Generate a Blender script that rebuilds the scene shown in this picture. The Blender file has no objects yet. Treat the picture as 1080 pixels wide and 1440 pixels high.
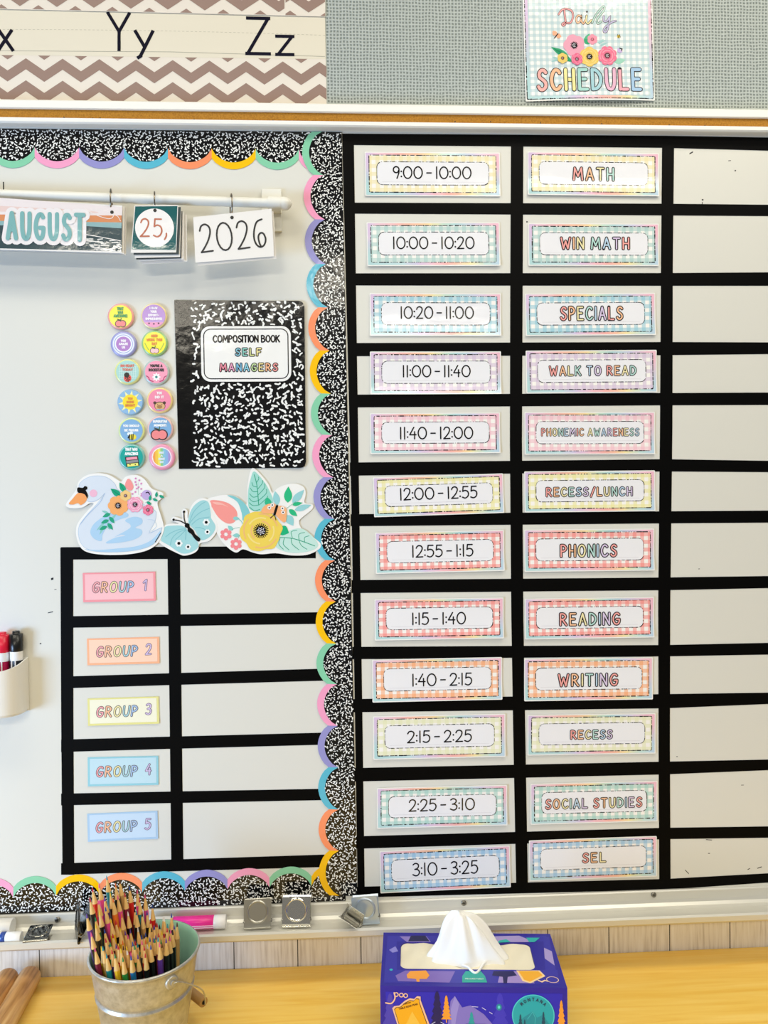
import bpy, math, random
from mathutils import Matrix, Vector
PI = math.pi
C = bpy.context.scene.collection
SC = bpy.context.scene

# ------------------------------------------------------------------ camera, light, exposure
CAMZ, DIST, F = 1.475, 1.2, 1080.0
cam_d = bpy.data.cameras.new('camera'); cam = bpy.data.objects.new('camera', cam_d); C.objects.link(cam)
cam_d.sensor_fit = 'VERTICAL'; cam_d.sensor_height = 36.0; cam_d.lens = 27.0; cam_d.clip_start = 0.01
CROT = Matrix.Rotation(math.radians(-2.853), 3, 'Z') @ Matrix.Rotation(math.radians(90 - .882), 3, 'X') @ Matrix.Rotation(math.radians(-.690), 3, 'Z')
cam.matrix_world = Matrix.Translation((0, -DIST, CAMZ)) @ CROT.to_4x4()
SC.camera = cam
vs = SC.view_settings
vs.view_transform = 'Standard'; vs.look = 'None'; vs.gamma = 1.0; vs.use_curve_mapping = False
vs.exposure = 0.15

world = bpy.data.worlds.new('world'); SC.world = world; world.use_nodes = True
bg = world.node_tree.nodes['Background']
bg.inputs[0].default_value = (1.0, .985, .97, 1); bg.inputs[1].default_value = 0.17

def area(name, loc, target, sx, sy, power, col):
    l = bpy.data.lights.new(name, 'AREA'); l.shape = 'RECTANGLE'; l.size = sx; l.size_y = sy; l.energy = power; l.color = col
    o = bpy.data.objects.new(name, l); C.objects.link(o); o.location = loc
    d = Vector(target) - Vector(loc)
    o.rotation_euler = d.to_track_quat('-Z', 'Y').to_euler()
    return o
WARM = (1.0, .93, .77)
area('ceiling_troffer_light', (.95, -1.5, 2.78), (.95, -1.5, 0), 1.2, .3, 9.5, WARM)
area('ceiling_troffer_light', (-1.0, -3.35, 2.78), (-1.0, -3.35, 0), 1.2, .34, 42, WARM)
area('ceiling_troffer_light', (.4, -3.4, 2.78), (.4, -3.4, 0), 1.2, .34, 22, WARM)
area('ceiling_troffer_light', (.75, -.6, 2.78), (.75, -.6, 0), 1.2, .34, 11, WARM)
area('ceiling_troffer_light', (-.75, -.75, 2.78), (-.75, -.75, 0), 1.2, .34, 9, WARM)
area('ceiling_troffer_light', (-1.5, -4.6, 2.78), (-1.5, -4.6, 0), 1.2, .34, 27, WARM)
area('window_daylight', (-2.0, -1.4, .88), (-.3, 0, .76), .8, .7, 42, (.42, .64, 1.0))

# ------------------------------------------------------------------ helpers
def ray(px, py):
    return CROT @ Vector(((px - 540) / F, -(py - 720) / F, -1))
def at(px, py, Y=0.0):                     # the point of a photograph pixel on the upright plane y = Y
    d = ray(px, py); t = (Y + DIST) / d.y
    return Vector((d.x * t, Y, CAMZ + d.z * t))
def atz(px, py, Z):                        # ... on the level plane z = Z
    d = ray(px, py); t = (Z - CAMZ) / d.z
    return Vector((d.x * t, -DIST + d.y * t, Z))
PX = 0.001112                              # metres per photograph pixel on the board

def lin(c):
    c /= 255.0
    return c / 12.92 if c <= .04045 else ((c + .055) / 1.055) ** 2.4
def rgb(h):
    if isinstance(h, str):
        h = h.lstrip('#'); h = tuple(int(h[i:i + 2], 16) for i in (0, 2, 4))
    return tuple(lin(v) for v in h) + (1.0,)

_m = {}
def mat(col, rough=.5, metal=0.0, spec=.5, lam=False, coat=0.0):
    key = (col if isinstance(col, str) else tuple(col), rough, metal, spec, lam, coat)
    if key in _m: return _m[key]
    m = bpy.data.materials.new('paint'); m.use_nodes = True
    nt = m.node_tree; p = nt.nodes['Principled BSDF']
    p.inputs['Base Color'].default_value = rgb(col); p.inputs['Roughness'].default_value = rough
    p.inputs['Metallic'].default_value = metal; p.inputs['Specular IOR Level'].default_value = spec
    if coat: p.inputs['Coat Weight'].default_value = coat; p.inputs['Coat Roughness'].default_value = .08
    if lam: laminate(nt, p)
    _m[key] = m
    return m
def laminate(nt, p):
    p.inputs['Roughness'].default_value = .11
    tc = nt.nodes.new('ShaderNodeTexCoord')
    nz = nt.nodes.new('ShaderNodeTexNoise'); nz.inputs['Scale'].default_value = 32; nz.inputs['Detail'].default_value = 5
    geo = nt.nodes.new('ShaderNodeNewGeometry')
    nt.links.new(geo.outputs['Position'], nz.inputs['Vector'])
    b = nt.nodes.new('ShaderNodeBump'); b.inputs['Strength'].default_value = .34; b.inputs['Distance'].default_value = .002
    nt.links.new(nz.outputs['Fac'], b.inputs['Height']); nt.links.new(b.outputs[0], p.inputs['Normal'])

def nodemat(name):
    m = bpy.data.materials.new(name); m.use_nodes = True
    return m, m.node_tree, m.node_tree.nodes['Principled BSDF']
def N(nt, t, **kw):
    n = nt.nodes.new(t)
    for k, v in kw.items():
        if k.startswith('i_'): n.inputs[int(k[2:])].default_value = v
        else: setattr(n, k, v)
    return n
def mth(nt, op, a, b=None):
    n = nt.nodes.new('ShaderNodeMath'); n.operation = op
    for i, v in enumerate((a, b)):
        if v is None: continue
        if isinstance(v, (int, float)): n.inputs[i].default_value = v
        else: nt.links.new(v, n.inputs[i])
    return n.outputs[0]
def mixc(nt, f, a, b):
    n = nt.nodes.new('ShaderNodeMix'); n.data_type = 'RGBA'
    for s, v in ((n.inputs[0], f), (n.inputs[6], a), (n.inputs[7], b)):
        if isinstance(v, (tuple, list, float, int)): s.default_value = v
        else: nt.links.new(v, s)
    return n.outputs[2]
def ramp(nt, f, stops):
    n = nt.nodes.new('ShaderNodeValToRGB'); e = n.color_ramp.elements
    while len(e) > 1: e.remove(e[-1])
    e[0].position, e[0].color = stops[0][0], rgb(stops[0][1])
    for p, c in stops[1:]:
        x = e.new(p); x.color = rgb(c)
    nt.links.new(f, n.inputs[0])
    return n.outputs[0]

_g = {}
def gingham(col, period=.0122, pale='#FAF7F2'):
    if (col, period) in _g: return _g[(col, period)]
    m, nt, p = nodemat('gingham_print')
    uv = N(nt, 'ShaderNodeUVMap'); sp = N(nt, 'ShaderNodeSeparateXYZ'); nt.links.new(uv.outputs[0], sp.inputs[0])
    sx = mth(nt, 'LESS_THAN', mth(nt, 'FRACT', mth(nt, 'ADD', mth(nt, 'DIVIDE', sp.outputs[0], period), 100.3)), .5)
    sy = mth(nt, 'LESS_THAN', mth(nt, 'FRACT', mth(nt, 'ADD', mth(nt, 'DIVIDE', sp.outputs[1], period), 100.25)), .5)
    f = mth(nt, 'ADD', mth(nt, 'MULTIPLY', mth(nt, 'MAXIMUM', sx, sy), .72), mth(nt, 'MULTIPLY', mth(nt, 'MINIMUM', sx, sy), .28))
    nt.links.new(mixc(nt, f, rgb(pale), rgb(col)), p.inputs['Base Color'])
    laminate(nt, p); _g[(col, period)] = m
    return m
def watercolour(w, h):
    key = ('wc', round(w, 2), round(h, 2))
    if key in _g: return _g[key]
    m, nt, p = nodemat('watercolour_border')
    uv = N(nt, 'ShaderNodeUVMap')
    nz = N(nt, 'ShaderNodeTexNoise'); nz.inputs['Scale'].default_value = 60; nt.links.new(uv.outputs[0], nz.inputs['Vector'])
    sp = N(nt, 'ShaderNodeSeparateXYZ'); nt.links.new(uv.outputs[0], sp.inputs[0])
    wob = mth(nt, 'MULTIPLY', mth(nt, 'SUBTRACT', nz.outputs['Fac'], .5), .12)
    u = mth(nt, 'ADD', mth(nt, 'ADD', mth(nt, 'DIVIDE', sp.outputs[0], w), .5), wob)
    v = mth(nt, 'ADD', mth(nt, 'ADD', mth(nt, 'DIVIDE', sp.outputs[1], h), .5), wob)
    top = ramp(nt, u, [(0, '#CDB4E4'), (.1, '#EFC0D6'), (.25, '#F7A99E'), (.38, '#FBB98A'), (.48, '#FAE08C'), (.56, '#BFE0C8'), (.66, '#9FD3D6'), (.8, '#C9C6E6'), (.92, '#F2B9CF'), (1, '#F2A9C2')])
    bot = ramp(nt, u, [(0, '#9AD0D2'), (.28, '#B5DCE2'), (.38, '#CDBBE4'), (.5, '#F3B0C2'), (.6, '#F69C94'), (.7, '#FBB68C'), (.78, '#F7E38E'), (.88, '#B4DDD6'), (1, '#A9CBE6')])
    f = N(nt, 'ShaderNodeMapRange'); f.inputs[1].default_value = .25; f.inputs[2].default_value = .75
    nt.links.new(v, f.inputs[0])
    nt.links.new(mixc(nt, .22, mixc(nt, f.outputs[0], bot, top), rgb('#FAF6F4')), p.inputs['Base Color'])
    laminate(nt, p); _g[key] = m
    return m

class MB:
    """collects shapes into one mesh"""
    def __init__(s, zf=None): s.v, s.f, s.m, s.mats, s.sm, s.zf, s.k, s.mod, s.st = [], [], [], [], [], zf, 0, 17, 4.5e-6
    def mi(s, m):
        if m not in s.mats: s.mats.append(m)
        return s.mats.index(m)
    def add(s, vs_, fs, m, smooth=False):
        o = len(s.v); s.v += [tuple(v) for v in vs_]; k = s.mi(m)
        for f in fs: s.f.append(tuple(o + i for i in f)); s.m.append(k); s.sm.append(smooth)
    def lay(s, z): s.k = (s.k + 1) % s.mod; return z + s.k * s.st
    def poly(s, pts, z, m):
        z = s.lay(z); s.add([(x, y, z) for x, y in pts], [tuple(range(len(pts)))] if area2(pts) > 0 else [tuple(reversed(range(len(pts))))], m)
    def plate(s, pts, z0, z1, m):
        if area2(pts) < 0: pts = pts[::-1]
        n = len(pts)
        vs_ = [(x, y, z1) for x, y in pts] + [(x, y, z0) for x, y in pts]
        fs = [tuple(range(n)), tuple(range(2 * n - 1, n - 1, -1))] + [(i, n + i, n + (i + 1) % n, (i + 1) % n) for i in range(n)]
        s.add(vs_, fs, m)
    def rrgrid(s, x0, x1, y0, y1, r, z, m, nx=16, ny=6, z0=None):
        xs = sorted(set([x0 + (x1 - x0) * i / nx for i in range(nx + 1)] + [x0 + r * (1 - math.cos(a * PI / 12)) for a in range(7)] + [x1 - r * (1 - math.cos(a * PI / 12)) for a in range(7)]))
        vs_, fs = [], []
        for x in xs:
            q = min(x - x0, x1 - x); ins = 0
            if q < r: ins = r - math.sqrt(max(0, r * r - (r - q) ** 2))
            for j in range(ny + 1):
                vs_.append((x, y0 + ins + (y1 - y0 - 2 * ins) * j / ny, z))
        k = ny + 1; nxx = len(xs)
        for i in range(nxx - 1):
            for j in range(ny): fs.append((i * k + j, (i + 1) * k + j, (i + 1) * k + j + 1, i * k + j + 1))
        if z0 is not None:
            o = len(vs_); vs_ += [(x, y, z0) for x, y, _ in vs_]
            fs += [tuple(o + q for q in reversed(f)) for f in fs]
            rim = [i * k for i in range(nxx)] + [(nxx - 1) * k + j for j in range(1, k)] + [i * k + ny for i in range(nxx - 2, -1, -1)] + [j for j in range(ny - 1, 0, -1)]
            for a, b in zip(rim, rim[1:] + rim[:1]): fs.append((a, o + a, o + b, b))
        s.add(vs_, fs, m)
    def disc(s, x, y, r, z, m, n=20, ry=None, rot=0.0):
        ry = r if ry is None else ry; c, q = math.cos(rot), math.sin(rot)
        s.poly([(x + r * math.cos(a) * c - ry * math.sin(a) * q, y + r * math.cos(a) * q + ry * math.sin(a) * c) for a in [2 * PI * i / n for i in range(n)]], z, m)
    def ribbon(s, pts, w, z, m, closed=False, cap=True, taper=None):
        n = len(pts)
        if n < 2: return
        z = s.lay(z)
        h = w / 2; L, R = [], []
        for i, (x, y) in enumerate(pts):
            a = pts[i - 1] if (i or closed) else None
            b = pts[(i + 1) % n] if (i < n - 1 or closed) else None
            da = norm(x - a[0], y - a[1]) if a else None
            db = norm(b[0] - x, b[1] - y) if b else None
            da = da or db; db = db or da
            t = norm(da[0] + db[0], da[1] + db[1]) if abs(da[0] + db[0]) + abs(da[1] + db[1]) > 1e-6 else da
            nx, ny = -t[1], t[0]; cs = max(.45, nx * -da[1] + ny * da[0])
            hh = h * (taper(i / (n - 1)) if taper else 1) / cs
            L.append((x + nx * hh, y + ny * hh, z)); R.append((x - nx * hh, y - ny * hh, z))
        k = n if closed else n - 1
        s.add(L + R, [(n + i, n + (i + 1) % n, (i + 1) % n, i) for i in range(k)], m)
        if cap and not closed:
            z = s.lay(z)
            for (x, y), (qx, qy) in ((pts[0], pts[1]), (pts[-1], pts[-2])):
                t = norm(x - qx, y - qy); a0 = math.atan2(t[1], t[0])
                s.add([(x + h * math.cos(a0 - PI / 2 + PI * i / 6), y + h * math.sin(a0 - PI / 2 + PI * i / 6), z) for i in range(7)], [tuple(range(7))], m)
    # ---- solids
    def box(s, a, b, m):
        x0, y0, z0 = a; x1, y1, z1 = b
        s.add([(x0, y0, z0), (x1, y0, z0), (x1, y1, z0), (x0, y1, z0), (x0, y0, z1), (x1, y0, z1), (x1, y1, z1), (x0, y1, z1)],
              [(3, 2, 1, 0), (4, 5, 6, 7), (0, 1, 5, 4), (1, 2, 6, 5), (2, 3, 7, 6), (3, 0, 4, 7)], m)
    def tube(s, pts, r, m, n=12, cap=True, smooth=True):
        pts = [Vector(p) for p in pts]; rs = r if isinstance(r, (list, tuple)) else [r] * len(pts)
        rings = []; up = None
        for i, p in enumerate(pts):
            t = (pts[min(i + 1, len(pts) - 1)] - pts[max(i - 1, 0)]).normalized()
            if up is None:
                up = Vector((0, 0, 1)) if abs(t.z) < .9 else Vector((1, 0, 0))
            a = t.cross(up).normalized(); b = a.cross(t).normalized(); up = b
            rings.append([p + (a * math.cos(2 * PI * k / n) + b * math.sin(2 * PI * k / n)) * rs[i] for k in range(n)])
        vs_ = [v for q in rings for v in q]
        fs = [(i * n + k, i * n + (k + 1) % n, (i + 1) * n + (k + 1) % n, (i + 1) * n + k) for i in range(len(pts) - 1) for k in range(n)]
        s.add(vs_, fs, m, smooth)
        if cap: s.add(rings[0], [tuple(range(n - 1, -1, -1))], m); s.add(rings[-1], [tuple(range(n))], m)
    def lathe(s, prof, m, n=48, smooth=True, c=(0, 0, 0)):
        vs_, fs = [], []
        for r, z in prof:
            for k in range(n): vs_.append((c[0] + r * math.cos(2 * PI * k / n), c[1] + r * math.sin(2 * PI * k / n), c[2] + z))
        for i in range(len(prof) - 1):
            for k in range(n): fs.append((i * n + k, i * n + (k + 1) % n, (i + 1) * n + (k + 1) % n, (i + 1) * n + k))
        s.add(vs_, fs, m, smooth)
    def extrude_x(s, prof, x0, x1, m):          # closed (y, z) outline swept along x
        n = len(prof)
        s.add([(x0, y, z) for y, z in prof] + [(x1, y, z) for y, z in prof],
              [(i, (i + 1) % n, n + (i + 1) % n, n + i) for i in range(n)] + [tuple(range(n - 1, -1, -1)), tuple(range(n, 2 * n))], m)
    def build(s, name, parent=None, mw=None, bevel=0):
        me = bpy.data.meshes.new(name)
        vv = s.v if s.zf is None else [(x, y, z + s.zf(x, y)) for x, y, z in s.v]
        me.from_pydata(vv, [], s.f)
        for m in s.mats: me.materials.append(m)
        me.polygons.foreach_set('material_index', s.m); me.polygons.foreach_set('use_smooth', s.sm)
        uvl = me.uv_layers.new(name='UVMap')
        buf = [0.0] * (2 * len(me.loops)); vi = [0] * len(me.loops); me.loops.foreach_get('vertex_index', vi)
        for i, k in enumerate(vi): buf[2 * i] = s.v[k][0]; buf[2 * i + 1] = s.v[k][1]
        uvl.data.foreach_set('uv', buf)
        me.update()
        o = bpy.data.objects.new(name, me); C.objects.link(o)
        if parent is not None: o.parent = parent
        if mw is not None: o.matrix_basis = mw
        if bevel:
            b = o.modifiers.new('bevel', 'BEVEL'); b.width = bevel; b.segments = 2; b.limit_method = 'ANGLE'
        return o

def norm(x, y):
    l = math.hypot(x, y) or 1e-9
    return (x / l, y / l)
def area2(p): return sum(p[i - 1][0] * p[i][1] - p[i][0] * p[i - 1][1] for i in range(len(p)))
def smooth_pts(p, k=5, closed=False):
    out = []; n = len(p)
    rng = range(n if closed else n - 1)
    for i in rng:
        g = (lambda j: p[j % n]) if closed else (lambda j: p[min(max(j, 0), n - 1)])
        a, b, c, d = g(i - 1), g(i), g(i + 1), g(i + 2)
        for q in range(k):
            t = q / k
            out.append(tuple(.5 * (2 * b[e] + (c[e] - a[e]) * t + (2 * a[e] - 5 * b[e] + 4 * c[e] - d[e]) * t * t + (3 * b[e] - a[e] - 3 * c[e] + d[e]) * t ** 3) for e in range(2)))
    if not closed: out.append(tuple(p[-1]))
    return out
def clip_rect(p, x0, y0, x1, y1):
    for ax, lim, sg in ((0, x0, 1), (0, x1, -1), (1, y0, 1), (1, y1, -1)):
        o = []
        for i in range(len(p)):
            a, b = p[i - 1], p[i]; da, db = sg * (a[ax] - lim), sg * (b[ax] - lim)
            if (da < 0) != (db < 0):
                t = da / (da - db); o.append((a[0] + (b[0] - a[0]) * t, a[1] + (b[1] - a[1]) * t))
            if db >= 0: o.append(b)
        p = o
        if len(p) < 3: return []
    return p

def tag(o, label=None, cat=None, group=None, kind=None):
    if label: o['label'] = label
    if cat: o['category'] = cat
    if group: o['group'] = group
    if kind: o['kind'] = kind
    return o
def empty(name, mw):
    o = bpy.data.objects.new(name, None); C.objects.link(o); o.matrix_basis = mw; o.empty_display_size = .02
    return o
RX = Matrix.Rotation(PI / 2, 4, 'X')
def bmw(px, py, ang=0.0, off=0.0, Y=0.0):     # frame on the board: x right, y up, z out of the board
    p = at(px, py, Y)
    return Matrix.Translation((p.x, Y - off, p.z)) @ RX @ Matrix.Rotation(ang, 4, 'Z')
def quadframe(TL, TR, BR, BL, off, Y=0.0):
    P = [at(*q, Y) for q in (TL, TR, BR, BL)]
    P = [Vector((p.x, p.z)) for p in P]
    c = (P[0] + P[1] + P[2] + P[3]) / 4
    ex = (P[1] - P[0] + P[2] - P[3]) / 2; ey = (P[0] - P[3] + P[1] - P[2]) / 2
    a = math.atan2(ex.y, ex.x)
    return Matrix.Translation((c.x, Y - off, c.y)) @ RX @ Matrix.Rotation(a, 4, 'Z'), ex.length, ey.length
def local(mw, Y=0.0):
    inv = mw.inverted()
    def L(px, py):
        v = inv @ at(px, py, Y); return (v.x, v.y)
    return L

# ------------------------------------------------------------------ handwriting: strokes in a unit-high box
def ell(cx, cy, rx, ry, n=18, a0=0.5 * PI): return [(cx + rx * math.cos(a0 + 2 * PI * i / n), cy + ry * math.sin(a0 + 2 * PI * i / n)) for i in range(n + 1)]
G = {
 'A': [('l', [(0, 0), (.28, 1), (.58, 0)]), ('l', [(.1, .34), (.48, .34)])],
 'B': [('l', [(0, 0), (0, 1)]), ('s', [(0, 1), (.28, .98), (.44, .77), (.28, .55), (0, .52)]), ('s', [(0, .52), (.34, .5), (.52, .26), (.32, .02), (0, 0)])],
 'C': [('s', [(.52, .84), (.42, .96), (.24, .98), (.08, .8), (.0, .5), (.06, .2), (.22, .02), (.42, .04), (.55, .17)])],
 'D': [('l', [(0, 0), (0, 1)]), ('s', [(0, 1), (.26, .95), (.48, .72), (.53, .45), (.42, .18), (.22, .03), (0, 0)])],
 'E': [('l', [(.46, 1), (0, 1), (0, 0), (.48, 0)]), ('l', [(0, .52), (.38, .52)])],
 'F': [('l', [(.46, 1), (0, 1), (0, 0)]), ('l', [(0, .52), (.36, .52)])],
 'G': [('s', [(.52, .86), (.4, .97), (.22, .95), (.06, .75), (.0, .45), (.08, .16), (.24, .02), (.42, .05), (.53, .22), (.55, .44)]), ('l', [(.55, .44), (.3, .44)])],
 'H': [('l', [(0, 0), (0, 1)]), ('l', [(.5, 0), (.5, 1)]), ('l', [(0, .5), (.5, .5)])],
 'I': [('l', [(0, 0), (0, 1)])],
 'J': [('s', [(.4, 1), (.4, .3), (.3, .05), (.12, .02), (0, .2)])],
 'K': [('l', [(0, 0), (0, 1)]), ('l', [(.48, 1), (0, .45)]), ('l', [(.14, .6), (.52, 0)])],
 'L': [('l', [(0, 1), (0, 0), (.46, 0)])],
 'M': [('l', [(0, 0), (.08, 1), (.36, .3), (.66, 1), (.74, 0)])],
 'N': [('l', [(0, 0), (0, 1), (.52, 0), (.52, 1)])],
 'O': [('c', ell(.3, .5, .3, .5))],
 'P': [('l', [(0, 0), (0, 1)]), ('s', [(0, 1), (.28, .98), (.46, .74), (.3, .5), (0, .46)])],
 'Q': [('c', ell(.3, .5, .3, .5)), ('l', [(.35, .25), (.6, -.05)])],
 'R': [('l', [(0, 0), (0, 1)]), ('s', [(0, 1), (.28, .98), (.45, .76), (.3, .53), (0, .48)]), ('l', [(.16, .5), (.52, 0)])],
 'S': [('s', [(.47, .86), (.36, .97), (.18, .96), (.06, .8), (.1, .62), (.28, .5), (.44, .36), (.45, .16), (.3, .02), (.12, .02), (0, .16)])],
 'T': [('l', [(0, 1), (.54, 1)]), ('l', [(.27, 1), (.27, 0)])],
 'U': [('s', [(0, 1), (0, .7), (.02, .3), (.12, .06), (.26, 0), (.4, .06), (.5, .3), (.52, .7), (.52, 1)])],
 'V': [('l', [(0, 1), (.27, 0), (.54, 1)])],
 'W': [('l', [(0, 1), (.2, 0), (.4, .7), (.6, 0), (.8, 1)])],
 'X': [('l', [(0, 0), (.5, 1)]), ('l', [(0, 1), (.5, 0)])],
 'Y': [('l', [(0, 1), (.26, .5), (.52, 1)]), ('l', [(.26, .5), (.26, 0)])],
 'Z': [('l', [(0, 1), (.52, 1), (0, 0), (.54, 0)])],
 '0': [('c', ell(.34, .5, .34, .5))],
 '1': [('l', [(.07, 1), (.07, 0), (.07, -.001)]), ('d0', [(.14, 0)])], '|': [('l', [(0, .74), (.2, 1), (.2, 0)])],
 '2': [('s', [(.02, .78), (.1, .94), (.28, 1), (.45, .9), (.48, .7), (.36, .42), (.16, .16), (0, 0)]), ('l', [(0, 0), (.52, .02)])],
 '3': [('s', [(.03, .9), (.2, 1), (.4, .93), (.44, .74), (.33, .58), (.16, .52)]), ('s', [(.16, .52), (.36, .5), (.5, .33), (.44, .1), (.24, 0), (0, .1)])],
 '4': [('l', [(.34, 1), (0, .36), (.52, .36)]), ('l', [(.4, .62), (.4, 0)])],
 '5': [('l', [(.46, 1), (.08, 1), (.04, .58)]), ('s', [(.04, .58), (.22, .66), (.42, .58), (.5, .36), (.42, .12), (.22, 0), (0, .08)])],
 '6': [('s', [(.44, 1), (.2, .92), (.05, .65), (.0, .35), (.08, .1), (.26, 0), (.44, .08), (.52, .28), (.44, .48), (.3, .5), (.2, .38), (.22, .15), (.28, .02)])],
 '9': [('s', [(.46, .72), (.36, .52), (.16, .5), (.02, .66), (.06, .9), (.24, 1), (.42, .92), (.48, .72), (.44, .4), (.3, 0)])],
 ':': [('d', [(.0, .16)]), ('d', [(.0, .6)])], '-': [('l', [(0, .48), (.36, .48)])], ',': [('s', [(.1, .12), (.1, -.05), (0, -.2)])],
 '/': [('l', [(0, -.1), (.42, 1.05)])], '!': [('l', [(0, 1), (0, .32)]), ('d', [(0, .04)])], "'": [('l', [(.05, 1), (0, .75)])],
}
GW = {g: max(x for k, p in st for x, y in p) for g, st in G.items()}
def layout(s, gap=.2, space=.36):
    out, x = [], 0.0
    for ch in s:
        if ch == ' ': x += space; continue
        out.append((ch, x)); x += GW[ch] + gap
    return out, x - gap
def strokes(ch):
    for k, p in G[ch]:
        if k == 'd0': continue
        if k == 's': yield smooth_pts(p, 4), False
        elif k == 'c': yield p[:-1], True
        elif k == 'd': yield p, None
        else:
            for a, b in zip(p, p[1:]):
                if math.hypot(b[0] - a[0], b[1] - a[1]) > .01: yield [a, b], False
def text(mb, s, cx, cy, h, w, lw, z, ink, fills=None, lw2=0, ang=0.0, gap=.2, space=.36, slant=0.0, fat=False):
    """ink strokes of width lw; with fills a pastel stroke of width lw2 runs inside each dark one"""
    lay, tot = layout(s, gap, space)
    sx = (w - lw) / tot if w and tot > .3 else h
    hh = h - lw; ca, sa = math.cos(ang), math.sin(ang)
    k = 0
    for ch, x in lay:
        def T(p):
            a, b = (x + p[0] + slant * (p[1] - .5) - tot / 2) * sx, (p[1] - .5) * hh
            return (cx + a * ca - b * sa, cy + a * sa + b * ca)
        for pts, closed in strokes(ch):
            q = [T(p) for p in pts]
            for ww, zz, m in ([(lw, z, ink)] if not fills else [(lw, z, ink), (lw2, z + .00012, fills[k % len(fills)])]):
                if closed is None: mb.disc(q[0][0], q[0][1], ww * .68, zz, m, 10)
                elif fat:
                    for a_, b_ in zip(q, q[1:]): mb.ribbon([a_, b_], ww, zz, m)
                else:
                    mb.ribbon(q, ww, zz, m, closed)
                    if not closed and len(q) < 7:
                        for p in q[1:-1]: mb.disc(p[0], p[1], ww / 2, zz, m, 10)
        k += 1
def squiggles(mb, cells, size, wid, z, m, rnd, inside):
    for (x, y) in cells:
        x += rnd.uniform(-.45, .45) * size; y += rnd.uniform(-.45, .45) * size
        a = rnd.uniform(0, 2 * PI); n = rnd.choice((1, 1, 2, 2, 3, 3)); st = size * rnd.uniform(.22, .36); p = [(x, y)]
        for i in range(n):
            a += rnd.uniform(-.9, .9); p.append((p[-1][0] + st * math.cos(a), p[-1][1] + st * math.sin(a)))
        if all(inside(*q) for q in p): mb.ribbon(p, wid * rnd.uniform(.7, 1.25), z, m, cap=True)
def dashes(mb, pts, w, z, m, rnd):                 # a broken hand-inked line round a closed outline
    P = pts + pts[:1]; acc = [0]
    for a, b in zip(P, P[1:]): acc.append(acc[-1] + math.hypot(b[0] - a[0], b[1] - a[1]))
    def pos(d):
        for i in range(len(P) - 1):
            if d <= acc[i + 1]:
                t = (d - acc[i]) / max(1e-9, acc[i + 1] - acc[i]); return (P[i][0] + (P[i + 1][0] - P[i][0]) * t, P[i][1] + (P[i + 1][1] - P[i][1]) * t)
        return P[-1]
    d = 0
    while d < acc[-1]:
        l = rnd.choice((.0012, .002, .004, .007)) * rnd.uniform(.7, 1.3); ww = w * rnd.uniform(.45, 1.25)
        e = min(d + l, acc[-1]); k = max(2, int(l / .002) + 1)
        mb.ribbon([pos(d + (e - d) * i / (k - 1)) for i in range(k)], ww, z, m, cap=False)
        d = e + rnd.choice((.0004, .0009, .0022)) * rnd.uniform(.6, 1.4)
def rrect(x0, x1, y0, y1, r, n=5, step=None):
    p = []
    for cx, cy, a0 in ((x1 - r, y1 - r, 0), (x0 + r, y1 - r, PI / 2), (x0 + r, y0 + r, PI), (x1 - r, y0 + r, 1.5 * PI)):
        for i in range(n + 1): p.append((cx + r * math.cos(a0 + PI / 2 * i / n), cy + r * math.sin(a0 + PI / 2 * i / n)))
    if step:
        o = []
        for a, b in zip(p, p[1:] + p[:1]):
            k = max(1, int(math.hypot(b[0] - a[0], b[1] - a[1]) / step))
            o += [(a[0] + (b[0] - a[0]) * i / k, a[1] + (b[1] - a[1]) * i / k) for i in range(k)]
        p = o
    return p

INK = mat('#1A1718', .4, lam=True); OUT = mat('#2A2427', .35, lam=True); BLK = mat('#0A0A0A', .35); WHT = mat('#F4F3EF', .4, lam=True)
PASTEL = ['#F4A8A2', '#F8C49C', '#F3E8B4', '#B9DED6', '#BCD6EA', '#DACAE6']
PM = [mat(c, .35, lam=True) for c in PASTEL]

# ------------------------------------------------------------------ setting
def weave():
    m, nt, p = nodemat('woven_wall_fabric')
    geo = N(nt, 'ShaderNodeNewGeometry'); sp = N(nt, 'ShaderNodeSeparateXYZ')
    nz = N(nt, 'ShaderNodeTexNoise'); nz.inputs['Scale'].default_value = 55; nz.inputs['Detail'].default_value = 3
    mp = N(nt, 'ShaderNodeMapping'); nt.links.new(geo.outputs['Position'], mp.inputs[0]); nt.links.new(mp.outputs[0], nz.inputs['Vector'])
    dv = N(nt, 'ShaderNodeVectorMath', operation='MULTIPLY_ADD'); dv.inputs[1].default_value = (.004,) * 3
    nt.links.new(nz.outputs['Color'], dv.inputs[0]); nt.links.new(geo.outputs['Position'], dv.inputs[2])
    nt.links.new(dv.outputs[0], sp.inputs[0])
    k = 2 * PI / .0052
    sx = mth(nt, 'SINE', mth(nt, 'MULTIPLY', sp.outputs[0], k)); sz = mth(nt, 'SINE', mth(nt, 'MULTIPLY', sp.outputs[2], k))
    hgt = mth(nt, 'MAXIMUM', sx, sz)
    n2 = N(nt, 'ShaderNodeTexNoise'); n2.inputs['Scale'].default_value = 260; nt.links.new(geo.outputs['Position'], n2.inputs['Vector'])
    f = mth(nt, 'ADD', mth(nt, 'MULTIPLY', hgt, .5), mth(nt, 'MULTIPLY', n2.outputs['Fac'], .55))
    nt.links.new(ramp(nt, f, [(.05, '#78817C'), (.45, '#A2AAA6'), (.8, '#BBC2BE')]), p.inputs['Base Color'])
    b = N(nt, 'ShaderNodeBump'); b.inputs['Strength'].default_value = .5; b.inputs['Distance'].default_value = .0015
    nt.links.new(f, b.inputs['Height']); nt.links.new(b.outputs[0], p.inputs['Normal']); p.inputs['Roughness'].default_value = .8
    return m
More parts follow.
